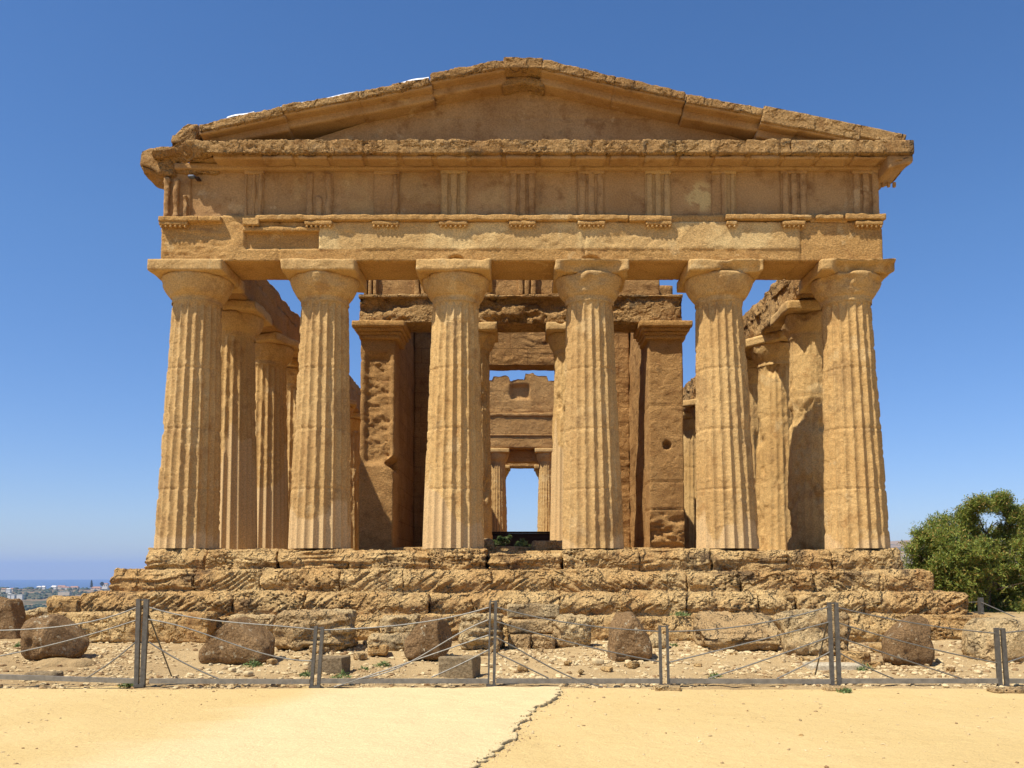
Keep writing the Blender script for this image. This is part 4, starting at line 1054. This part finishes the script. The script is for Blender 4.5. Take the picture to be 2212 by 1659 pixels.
for kind_, t1, b1, w1, t2, b2, w2 in posts_:
    ps = [bar(t1, b1, w1 * pxm), bar(t2, b2, w2 * pxm, 0.05)]
    a, b = fpt(*t1), fpt(*t2); ps.append(simple_box((a[0], YFEN - 0.015, min(a[2], b[2]) - 0.022), (b[0], YFEN + 0.015, min(a[2], b[2]) - 0.005)))
    a, b = fpt(*b1), fpt(*b2); ps.append(simple_box((a[0] - 0.03, YFEN - 0.04, a[2] - 0.02), (b[0] + 0.03, YFEN + 0.04, a[2] + 0.02)))
    o = addf('post', join(ps), M['metal']); o['label'] = kind_ + ' paired-bar post'
rl = [(0, 1462, 291, 1471), (323, 1471, 669, 1472), (692, 1471, 1054, 1471), (1072, 1471, 1426, 1471), (1447, 1471, 1796, 1472), (1817, 1471, 2157, 1471), (2178, 1471, 2300, 1472)]
for i, (a, ya, b, yb) in enumerate(rl):
    if i == 0: a, ya = -160, 1457
    A, B = fpt(a, ya), fpt(b, yb)
    V, F = simple_box((0, -0.02, -0.033), (1, 0.02, 0.033))
    Q = V.copy(); Q[:, 0] = A[0] + (B[0] - A[0]) * V[:, 0]; Q[:, 1] += YFEN; Q[:, 2] += A[2] + (B[2] - A[2]) * V[:, 0]
    addf('bottom_rail', (Q, F), M['rail'])
cables = [((-160, 1368), (0, 1362), (150, 1351), (294, 1313)), ((-160, 1440), (0, 1417), (150, 1383), (294, 1340)), ((185, 1466), (240, 1430), (292, 1388)),
    ((323, 1312), (400, 1331), (520, 1346), (680, 1360)), ((320, 1338), (345, 1342), (500, 1390), (675, 1428)), ((322, 1387), (390, 1428), (472, 1466)),
    ((698, 1361), (800, 1356), (920, 1343), (1056, 1312)), ((1055, 1339), (950, 1393), (890, 1428), (773, 1466)), ((1055, 1372), (900, 1425), (790, 1462), (722, 1484)), ((1055, 1404), (990, 1437), (932, 1463)),
    ((1073, 1312), (1200, 1341), (1300, 1355), (1424, 1364)), ((1073, 1343), (1250, 1392), (1426, 1430)), ((1073, 1378), (1150, 1420), (1236, 1464), (1332, 1487)), ((1073, 1411), (1130, 1438), (1185, 1465)),
    ((1443, 1364), (1600, 1353), (1790, 1311)), ((1444, 1431), (1600, 1393), (1790, 1344)), ((1792, 1376), (1650, 1426), (1530, 1466)), ((1793, 1408), (1740, 1436), (1678, 1466)),
    ((1808, 1312), (1950, 1342), (2151, 1368)), ((1809, 1345), (1950, 1386), (2155, 1432)), ((1810, 1376), (1950, 1424), (2078, 1466)), ((1812, 1410), (1870, 1440), (1930, 1466)),
    ((2168, 1367), (2215, 1362), (2330, 1340)), ((2172, 1432), (2215, 1418), (2330, 1380))]
def smooth_pts(pts, n=14):
    pts = np.array(pts, float); d = np.concatenate([[0], np.cumsum(np.linalg.norm(np.diff(pts, axis=0), axis=1))]); d /= d[-1]
    if len(pts) < 3: return pts
    cf = [np.polyfit(d, pts[:, k], min(len(pts) - 1, 3)) for k in range(2)]
    t = np.linspace(0, 1, n)
    return np.stack([np.polyval(cf[0], t), np.polyval(cf[1], t)], 1)
for c in cables:
    pts = [fpt(p[0], p[1], YFEN - 0.012) for p in smooth_pts(c)]
    addf('cable', tube(pts, 0.0105, 6), M['cable'])
for (a, b) in (((322, 1330), (371, 1464)), ((1787, 1345), (1761, 1460))):
    p = fpt(*a); xg, yg, zg_ = ground_at(b[0], b[1] - 2)
    addf('brace', tube([p, (xg, yg, zg_)], 0.012, 6), M['metal'])
# second fence behind the temple corner on the right
f2 = empty('cable_fence', (14, 3, -1.95), label='dark grey steel fence behind the temple corner, in front of the tree at right', cat='fence')
def bar2(px, y0, y1, w, Y):
    x, z1 = inv(px, y0, Y); _, z0 = inv(px, y1, Y)
    return simple_box((x - w / 2, Y - 0.06, z0), (x + w / 2, Y + 0.06, z1))
for px, y0, Y in ((2118, 1291, 1.6), (2208, 1334, -0.4)):
    V, F = bar2(px, y0, 1400, 0.085, Y); mk('post', (V - np.array((14, 3, -1.95)), F), M['metal'], f2, smooth=False)
for dy in (0, 22):
    A = inv(2030, 1305 + dy, 3.2); B = inv(2118, 1300 + dy, 1.6); C_ = inv(2208, 1340 + dy, -0.4)
    V, F = tube([(A[0], 3.2, A[1]), (B[0], 1.6, B[1]), (C_[0], -0.4, C_[1])], 0.012, 6); mk('cable', (V - np.array((14, 3, -1.95)), F), M['cable'], f2)

# small fittings ----------------------------------------------------
x, z = inv(415, 381, 0.02)
fl = empty('floodlight', (x, 0.02, z), label='small blue-grey floodlight fixed to the frieze near the left corner', cat='floodlight')
mk('housing', rbox((-0.09, -0.04, -0.03), (0.07, 0.08, 0.03), 0.05, 0.02, 0.0), M['lampgrey'], fl)
mk('bracket', rbox((0.06, -0.02, -0.05), (0.16, 0.16, -0.01), 0.05, 0.008, 0.0), M['darkwood'], fl)
x0, zt0 = inv(1088, 1148, 9.0); x1, zb0 = inv(1190, 1172, 9.0)
bm = empty('timber_barrier', (0, 9.0, 0.1), label='dark timber barrier across the cella doorway', cat='barrier')
mk('board', (lambda v: (v[0] - np.array((0, 9.0, 0.1)), v[1]))(rbox((-1.9, 9.0, 0.1), (1.9, 9.08, zt0 - 0.06), 0.2, 0.01, 0.0)), M['darkwood'], bm)
mk('rail', (lambda v: (v[0] - np.array((0, 9.0, 0.1)), v[1]))(rbox((-1.92, 8.97, zt0 - 0.06), (1.92, 9.11, zt0), 0.2, 0.01, 0.0)), M['darkwood'], bm)

# ------------------------------------------------------------------ vegetation
def leaves(C, N, L, W, seed, droop=0.3):
    """N diamond leaflets around centres C (n,3)"""
    rs = np.random.RandomState(seed)
    idx = rs.randint(0, len(C), N)
    c = C[idx]
    d = rs.normal(size=(N, 3)); d[:, 2] = d[:, 2] * 0.6 + 0.1; d /= np.linalg.norm(d, axis=1, keepdims=True)
    up = rs.normal(size=(N, 3)) * 0.7 + np.array((0, 0, 1.0)); s = np.cross(d, up); s /= np.linalg.norm(s, axis=1, keepdims=True)
    l = L * rs.uniform(0.6, 1.2, (N, 1)); w = W * rs.uniform(0.7, 1.2, (N, 1))
    V = np.stack([c, c + d * l * 0.5 + s * w * 0.5, c + d * l, c + d * l * 0.5 - s * w * 0.5], 1).reshape(-1, 3)
    return V, np.arange(N * 4).reshape(-1, 4)
def crown(lobes, seed, n_twig, per, L, W):
    rs = np.random.RandomState(seed); Vs = []
    cs = []
    for (cx, cy, cz, rx, ry, rz, wgt) in lobes:
        m = int(n_twig * wgt)
        u = rs.normal(size=(m, 3)); u /= np.linalg.norm(u, axis=1, keepdims=True)
        r = 0.5 + 0.62 * rs.rand(m, 1) ** 0.7 + 0.25 * (rs.rand(m, 1) > 0.93) * rs.rand(m, 1)
        cs.append(np.array((cx, cy, cz)) + u * r * np.array((rx, ry, rz)))
    C = np.concatenate(cs)
    # thin by noise for gaps
    k = fbm(C, 0.9, 4, seed) > -0.07
    C = C[k]; n = len(C)
    # twig direction: outwards and up
    cen = C.mean(0)
    dirs = C - cen; dirs /= np.linalg.norm(dirs, axis=1, keepdims=True); dirs = dirs + rs.normal(size=(n, 3)) * 0.5; dirs[:, 2] += 0.25
    dirs /= np.linalg.norm(dirs, axis=1, keepdims=True)
    # pinnate sprays
    tl = rs.uniform(0.2, 0.42, n)
    P = []; D = []; 
    side = np.cross(dirs, rs.normal(size=(n, 3))); side /= np.linalg.norm(side, axis=1, keepdims=True)
    for j in range(per):
        s = (j // 2 + 0.5) / (per / 2); sg = 1 if j % 2 else -1
        P.append(C + dirs * (tl * s)[:, None]); D.append(dirs * 0.55 + side * sg + rs.normal(size=(n, 3)) * 0.18)
    P = np.concatenate(P); D = np.concatenate(D); D /= np.linalg.norm(D, axis=1, keepdims=True)
    N = len(P)
    up = rs.normal(size=(N, 3)) * 0.5 + np.array((0, 0, 1.0)); S = np.cross(D, up); S /= np.linalg.norm(S, axis=1, keepdims=True)
    l = L * rs.uniform(0.6, 1.2, (N, 1)); w = W * rs.uniform(0.7, 1.2, (N, 1))
    V = np.stack([P, P + D * l * 0.45 + S * w * 0.5, P + D * l, P + D * l * 0.45 - S * w * 0.5], 1).reshape(-1, 3)
    return V, np.arange(N * 4).reshape(-1, 4)
TY = 14.0
def tl(px, py, rpx, rz, wgt, dy=0.0):
    Y = TY + dy; x, z = inv(px, py, Y); s = (Y - CAM[1]) / F_PX
    return (x, Y, z, rpx * s, rpx * s, rz * s, wgt)
lobes = [tl(2080, 1190, 92, 75, 1.0), tl(2130, 1128, 52, 42, 0.5, 0.3), tl(2040, 1215, 72, 60, 0.6, -0.5), tl(2180, 1205, 105, 90, 1.1, 0.6), tl(2120, 1285, 130, 75, 1.2, 0.0), tl(2240, 1290, 100, 80, 0.8, 0.4),
         tl(2000, 1205, 42, 32, 0.22, -0.6), tl(2050, 1260, 92, 60, 0.6, -0.4), tl(2148, 1102, 20, 18, 0.08, 0.2), tl(2205, 1150, 55, 42, 0.45, 0.8), tl(2300, 1200, 90, 90, 0.5, 1.0), tl(1995, 1270, 40, 50, 0.3, -0.2), tl(1992, 1158, 14, 7, 0.02, -0.5)]
rl_ = random.Random(21)
lobes = [(a, b, c, d * 0.95, e * 0.95, f * 0.93, g * 0.9) for a, b, c, d, e, f, g in lobes]
for _ in range(26):
    an_ = rl_.uniform(2.9, 6.2); q_ = rl_.choice(lobes[:8])
    sz_ = rl_.uniform(0.28, 0.6)
    lobes.append((q_[0] + math.cos(an_) * q_[3] * 1.0, q_[1] - rl_.uniform(0, 1) * q_[4], q_[2] - math.sin(an_) * q_[5] * 1.02, sz_, sz_, sz_ * 0.7, 0.045))
tx = inv(2130, 1300, TY)[0]
tree = empty('leafy_tree', (tx, TY, gz1(tx, TY)), label='dense green broad-crowned tree with yellowing leaf tips beyond the right end of the steps', cat='tree')
off = np.array(tree.location)
V, F = crown(lobes, 3, 6200, 10, 0.12, 0.04); mk('crown', (V - off, F), M['leaf'], tree, smooth=False)
tb = [tube([(0, 0, -0.1), (0.05, 0, 0.7), (0.1, 0.05, 1.3)], [0.16, 0.13, 0.11], 10)]
rs = random.Random(5)
for lb in lobes[:8]:
    e = np.array(lb[:3]) - off
    tb.append(tube([(0.08, 0.03, 1.1), tuple(e * 0.5 + np.array((0, 0, 0.55))), tuple(e)], [0.08, 0.045, 0.015], 7))
    for _ in range(5):
        q = e + np.array([rs.uniform(-1, 1) * lb[3], rs.uniform(-1, 1) * lb[4], rs.uniform(-.6, 1) * lb[5]]) * 0.8
        tb.append(tube([tuple(e * 0.8 + np.array((0, 0, 0.2))), tuple((e + q) / 2 + 0.05), tuple(q)], [0.03, 0.018, 0.006], 5))
mk('trunk', join(tb), M['bark'], tree)

def weed(px, py, wpx, hpx, n, seed, label, Y=None, z=None, group=None):
    if Y is None: x, Y, z = ground_at(px, py)
    else:
        x, z = inv(px, py, Y) if z is None else (inv(px, py, Y)[0], z)
    s = (Y - CAM[1]) / F_PX; w = wpx * s; h = hpx * s
    rs = np.random.RandomState(seed)
    C = np.stack([rs.normal(0, w * 0.24, 40), rs.normal(0, min(w, 0.5) * 0.22, 40), rs.rand(40) * h * 0.8], 1)
    C[:, 2] *= np.exp(-(C[:, 0] / (w * 0.35)) ** 2)
    V, F = leaves(C, n, 0.075, 0.022, seed)
    V[:, 2] = np.maximum(V[:, 2], -0.01)
    o = mk('weed', (V, F), M['weed'], smooth=False); o.location = (x, Y, z)
    return tag(o, label, 'plant', group)
mk('threshold', rbox((-0.95, 2.4, -0.1), (1.2, 5.85, 0.10), (0.06, 0.1, 0.04), 0.05, 0.06, 1.6, 7, chip=0.06), M['steps'], temple)
weed(1100, 1184, 130, 44, 5200, 1, 'low green bush growing on the temple floor behind the gap in the top step', Y=4.6, z=0.06)
weed(1130, 1184, 50, 30, 900, 2, 'small green sprig right of the low bush on the temple floor', Y=4.3, z=0.06)
for i, (a, b_, c_, d, l) in enumerate(((1036, 1164, 1066, 1184, 'rough stone behind the left edge of the gap in the top step'), (1150, 1170, 1222, 1185, 'flat pale stone behind the right edge of the gap in the top step'))):
    Y = 2.0; x0, z1 = inv(a, b_, Y); x1, z0 = inv(c_, d, Y)
    rock('stone_block', (x0 + x1) / 2, Y + 0.25, -0.05, x1 - x0, 0.5, z1 + 0.05, 400 + i, M['block'], rad=0.3, amp=0.03, label=l, cat='stone')
for i, (px, py, w, h, l) in enumerate([(545, 1438, 34, 10, 'sparse green weed below the wedge-shaped boulder'), (548, 1400, 24, 8, 'tiny weed right of the wedge-shaped boulder'), (740, 1466, 46, 14, 'straggly dry weed at the foot of the first short post'), (658, 1462, 26, 10, 'small weed left of the foot of the first short post'), (40, 1399, 20, 10, 'grey-green tuft left of the rounded dark boulder'),
        (1545, 1464, 24, 8, 'thin weed along the bottom rail right of the second short post'), (830, 1440, 34, 12, 'green weed below the pitted block left of the egg-shaped boulder'), (785, 1450, 18, 9, 'small green tuft near the crossing cables'), (1470, 1330, 34, 8, 'strip of green growing on the lowest step above the angular boulder'), (1868, 1450, 34, 16, 'green-grey weed beside the concrete slab'), (1826, 1497, 18, 6, 'tiny weed beside the flat brown stone under the tall right post'),
        (280, 1482, 30, 12, 'dry weed at the foot of the tall left post'), (905, 1404, 16, 10, 'weed tuft left foot of the pitted upright block'), (1455, 1400, 20, 10, 'dry tuft beside the small rounded block')]):
    if py == 1330: weed(px, py, w, h, 160, 10 + i, l, Y=-1.25, z=-1.42)
    else: weed(px, py, w, h, 150, 10 + i, l)
# dry grass on the cornice
o = weed(1183, 303, 90, 8, 350, 77, 'dry yellow grass growing on the cornice below the pediment wall', Y=-0.2, z=9.05)
o.data.materials.clear(); M['dry'] = leafmat('dry_grass', [(0.45, 0.30, 0.10), (0.5, 0.34, 0.12), (0.38, 0.25, 0.09), (0.3, 0.22, 0.08)]); o.data.materials.append(M['dry'])

# ------------------------------------------------------------------ far landscape
def elev_pts(ang, r):
    """terrain height; ang measured from +Y, positive to the right"""
    P = np.stack([np.sin(ang) * r, np.cos(ang) * r, r * 0], 1)
    left = sstep(0.12, -0.12, ang)
    n1 = fbm(P, 1 / 900.0, 4, 3); n2 = fbm(P, 1 / 160.0, 4, 4)
    zl = np.interp(r, [20, 45, 130, 400, 900, 2000, 3300, 4300, 5200, 9000], [-6, -14, -32, -46, -58, -63, -53, -70, -128, -140])
    zl = zl + n1 * np.clip(r / 300, 0, 6) + n2 * np.clip(r / 300, 0, 3)
    zr = np.interp(r, [20, 45, 130, 400, 900, 2000, 3000, 4500, 6000, 7500, 9000], [-6, -10, -22, -30, -30, 8, 50, 120, 205, 250, 120])
    hb = sstep(0.15, 0.42, ang)
    zr = zr * (0.25 + 0.75 * hb) + n1 * np.clip(r / 200, 0, 22) + n2 * np.clip(r / 300, 0, 6)
    return zl * left + zr * (1 - left)
ang = np.concatenate([np.linspace(-math.pi, -0.72, 60)[:-1], np.linspace(-0.72, 0.72, 420), np.linspace(0.72, math.pi, 60)[1:]])
rad_ = np.exp(np.linspace(math.log(62), math.log(9000), 230))
A, R_ = np.meshgrid(ang, rad_, indexing='ij'); A = A.ravel(); R_ = R_.ravel()
Z = elev_pts(A, R_); behind = (np.abs(A) > 1.6); Z = np.where(behind, np.minimum(Z, -6), Z)
V = np.stack([CAM[0] + np.sin(A) * R_, CAM[1] + np.cos(A) * R_, Z], 1)
m, nt, b = base_mat('far_land')
g = nt.nodes.new('ShaderNodeNewGeometry'); pos = g.outputs['Position']
c = mixc(nt, ramp(nt, noise(nt, pos, 0.006, 8, 0.62), 0.44, 0.56), (0.055, 0.068, 0.03), (0.25, 0.165, 0.085))
c = mixc(nt, ramp(nt, noise(nt, pos, 0.03, 6, 0.7), 0.5, 0.62, 0, 0.7), c, (0.045, 0.06, 0.025))
sx = nt.nodes.new('ShaderNodeSeparateXYZ'); nt.links.new(pos, sx.inputs[0])
hill = ramp(nt, sx.outputs[2], -10, 60)
c2 = mixc(nt, ramp(nt, noise(nt, pos, 0.0022, 4), 0.56, 0.60), (0.33, 0.215, 0.11), (0.09, 0.085, 0.06))
c = mixc(nt, hill, c, c2)
nt.links.new(c, b.inputs['Base Color'])
tag(mk('hills', (V, grid_faces(len(ang), len(rad_))[:, ::-1]), m), kind='structure')
m, nt, b = base_mat('sea_water')
b.inputs['Base Color'].default_value = (0.02, 0.06, 0.13, 1); b.inputs['Roughness'].default_value = 0.35; b.inputs['Specular IOR Level'].default_value = 0.4
ang2 = np.linspace(-2.2, 0.4, 60); rad2 = np.exp(np.linspace(math.log(3000), math.log(21500), 30))
A2, R2_ = np.meshgrid(ang2, rad2, indexing='ij'); A2 = A2.ravel(); R2_ = R2_.ravel()
tag(mk('sea', (np.stack([np.sin(A2) * R2_, np.cos(A2) * R2_, A2 * 0 - 122], 1), grid_faces(60, 30)[:, ::-1]), m), kind='structure')

# woodland on the far slope (one mass of low crowns)
def far_z(x, y):
    dx, dy = x - CAM[0], y - CAM[1]
    return elev_pts(np.arctan2(dx, dy), np.hypot(dx, dy))
rs_ = np.random.RandomState(12)
N = 5200
aa = rs_.uniform(-0.62, -0.36, N); rr_ = np.exp(rs_.uniform(math.log(350), math.log(4200), N))
X = np.sin(aa) * rr_; Y = CAM[1] + np.cos(aa) * rr_
k = fbm(np.stack([X, Y, X * 0], 1), 1 / 260.0, 3, 9) > -0.08
X, Y, rr_ = X[k], Y[k], rr_[k]; N = len(X)
S = rs_.uniform(3.5, 8, N) * np.clip(rr_ / 1800, 0.7, 1.25) * np.where((rr_ > 1900) & (rr_ < 3250), 0.7, 1.0)
sc3 = rs_.uniform(0.7, 1.3, (N, 12, 1)) * np.stack([S, S, S * rs_.uniform(0.5, 0.8, N)], 1)[:, None, :]
v = iv[None] * sc3
V = np.stack([v[:, :, 0] + X[:, None], v[:, :, 1] + Y[:, None], v[:, :, 2] + (far_z(X, Y) + S * 0.2)[:, None]], -1).reshape(-1, 3)
M['fartree'] = leafmat('far_foliage', [(0.035, 0.055, 0.02), (0.05, 0.07, 0.025), (0.03, 0.045, 0.02), (0.09, 0.085, 0.035)], 0.0)
tag(mk('far_woodland', (V, (if_[None] + (np.arange(N) * 12)[:, None, None]).reshape(-1, 3)), M['fartree'], smooth=True), kind='stuff')

M['wallw'] = plain('whitewashed_wall', (0.72, 0.66, 0.58), 0.9, var=0.05, scale=0.3)
M['wallc'] = plain('cream_wall', (0.60, 0.48, 0.34), 0.9, var=0.05, scale=0.3)
M['tile'] = plain('clay_roof', (0.36, 0.19, 0.12), 0.9, var=0.15, scale=0.6)
M['pane'] = plain('dark_window', (0.05, 0.05, 0.05), 0.3)
def house(px0, py0, px1, py1, r, label, wall, roofm, rise=0.35, cat='house', group=None, wins=3, flat=False, name='house'):
    Y = CAM[1] + r
    x0, z1 = inv(px0, py0, Y); x1, z0 = inv(px1, py1, Y)
    w, h = x1 - x0, max(2.5, z1 - z0); hh = h * (1 if flat else (1 - rise)); dpt = max(6, min(w * 0.6, 14))
    o = empty(name, ((x0 + x1) / 2, Y, z0), label=label, cat=cat, group=group)
    mk('wall', simple_box((-w / 2, 0, -6), (w / 2, dpt, hh)), M[wall], o, smooth=False)
    if flat:
        mk('roof', simple_box((-w / 2 - .3, -0.3, hh), (w / 2 + .3, dpt + .3, hh + 0.4)), M[roofm], o, smooth=False)
    else:
        e = 0.6
        V = np.array([(-w / 2 - e, -e, hh), (w / 2 + e, -e, hh), (w / 2 + e, dpt + e, hh), (-w / 2 - e, dpt + e, hh), (-w / 2 + w * .1, dpt / 2, h), (w / 2 - w * .1, dpt / 2, h)])
        F = np.array([(0, 1, 5, 4), (2, 3, 4, 5), (1, 2, 5, 5), (3, 0, 4, 4), (3, 2, 1, 0)])
        me = bpy.data.meshes.new('roof'); me.from_pydata([tuple(q) for q in V], [], [(0, 1, 5, 4), (2, 3, 4, 5), (1, 2, 5), (3, 0, 4), (3, 2, 1, 0)]); me.materials.append(M[roofm])
        ro = bpy.data.objects.new('roof', me); sc.collection.objects.link(ro); ro.parent = o
    for k in range(wins):
        xx = -w / 2 + w * (k + 0.5) / wins
        mk('window', simple_box((xx - w * .07, -0.12, hh * 0.3), (xx + w * .07, 0.05, hh * 0.75)), M['pane'], o, smooth=False)
    return o
G1 = 'houses on the far ridge by the sea'
house(79, 1266, 88, 1271, 3100, 'small white house, leftmost of the ones on the ridge skyline', 'wallw', 'wallw', group=G1)
house(88, 1265.5, 97, 1270, 3120, 'white gabled house just right of the leftmost ridge house', 'wallw', 'wallw', 0.6, group=G1)
house(110, 1265, 121, 1269.5, 3150, 'bright white low gabled house in the middle of the ridge', 'wallw', 'wallw', 0.6, group=G1)
house(122, 1264.5, 140, 1269, 3200, 'wide house with long clay roof beside the bright white gabled house', 'wallc', 'tile', 0.6, group=G1)
house(132, 1267, 149, 1271, 3060, 'cream house with low clay roof in front of the wide one', 'wallw', 'tile', 0.6, group=G1)
house(150, 1266, 168, 1270, 3140, 'long low house with dull red roof, right of the ridge group', 'wallc', 'tile', 0.8, group=G1)
house(196, 1267, 216, 1273, 2900, 'low wide house with pinkish roof below the pointed conifer', 'wallc', 'tile', 0.6, group=G1)
house(220, 1259.5, 232, 1268.5, 2900, 'two-storey pale house beside the temple steps', 'wallw', 'tile', 0.2, group=G1)
house(13, 1271, 22, 1275.5, 2300, 'white house with light roof at the far left', 'wallw', 'wallw', 0.4, group=G1)
house(21, 1270, 28, 1273, 2350, 'low tan-roofed house right of the far left white house', 'wallc', 'tile', 0.6, group=G1)
house(2, 1270.5, 12, 1273.5, 2350, 'low tan-roofed house at the very left edge', 'wallc', 'tile', 0.6, group=G1)
house(16, 1282, 22, 1288, 1500, 'small white cubic house lower down the slope at left', 'wallw', 'wallw', 0.2, group=G1, wins=2)
house(36, 1286, 48, 1287.6, 1500, 'long white greenhouse roof low on the left slope', 'wallw', 'wallw', flat=True, cat='greenhouse', wins=0, name='greenhouse')
house(24, 1286.6, 31, 1288.2, 1480, 'short white shed beside the long greenhouse', 'wallw', 'wallw', flat=True, cat='shed', wins=0, name='shed')
house(125, 1279, 150, 1281, 2200, 'thin pale greenhouse row in the dark woodland', 'wallc', 'wallw', flat=True, cat='greenhouse', wins=0, name='greenhouse')
def far_tree(px, py0, py1, r, wpx, label, conifer):
    Y = CAM[1] + r; x, z1 = inv(px, py0, Y); _, z0 = inv(px, py1, Y); w = wpx * r / F_PX; h = z1 - z0
    o = empty('far_tree', (x, Y, z0), label=label, cat='tree')
    rs = np.random.RandomState(int(px)); n = 500
    t = rs.rand(n)
    if conifer: rad = w / 2 * (1 - t) ** 0.8 * rs.uniform(0.4, 1, n) * (0.6 + 0.4 * np.cos(t * 40)); zz = h * (0.12 + 0.88 * t)
    else:
        rad = w / 2 * np.sqrt(np.clip(1 - (2 * t - 1) ** 2, 0, 1)) * rs.uniform(0.3, 1, n); zz = h * (0.3 + 0.7 * t)
    th = rs.rand(n) * 6.28
    C = np.stack([np.cos(th) * rad, np.sin(th) * rad, zz], 1)
    V, F = leaves(C, 2500, w * 0.16, w * 0.07, 4); mk('crown', (V, F), M['fartree'], o, smooth=False)
    mk('trunk', tube([(0, 0, -2), (0, 0, h * 0.8)], [w * 0.04, w * 0.015], 6), M['bark'], o)
far_tree(198, 1253.5, 1270, 2850, 9, 'pointed conifer rising above the far ridge', True)
far_tree(220.5, 1257.5, 1268, 2850, 8, 'round dark tree beside the two-storey pale house', False)
# town on the slope at right, seen between the steps and the tree
G2 = 'town buildings on the far right slope'
rs = random.Random(3)
towns = [(1956, 1192, 1963, 1206, 'tall pale block, leftmost of the far town'), (1963, 1197, 1972, 1207, 'wide pale block right of the tallest one in the far town'), (1973, 1200, 1984, 1208, 'long low pale block at the tree edge of the far town'), (1957, 1206, 1968, 1212, 'tan-roofed low block, foremost on the left of the far town'), (1969, 1208, 1982, 1213, 'tan-roofed low block, foremost on the right of the far town')]
for i, (a, b_, c_, d, l) in enumerate(towns):
    house(a, b_, c_, d, 2300 - i * 60, l, 'wallw' if i < 3 else 'wallc', 'wallw' if i < 3 else 'tile', flat=True, cat='building', group=G2, wins=4, name='town_building')

# ------------------------------------------------------------------ haze
hz = bpy.data.materials.new('haze_air'); hz.use_nodes = True
nt = hz.node_tree; nt.nodes.clear()
pv = nt.nodes.new('ShaderNodeVolumePrincipled'); pv.inputs['Color'].default_value = (0.42, 0.58, 0.88, 1); pv.inputs['Density'].default_value = 0.00007; pv.inputs['Anisotropy'].default_value = 0.1
oo = nt.nodes.new('ShaderNodeOutputMaterial'); nt.links.new(pv.outputs[0], oo.inputs['Volume'])
tag(mk('haze', simple_box((-23000, -9500, -146), (23000, 23000, 275)), hz, smooth=False), kind='stuff')
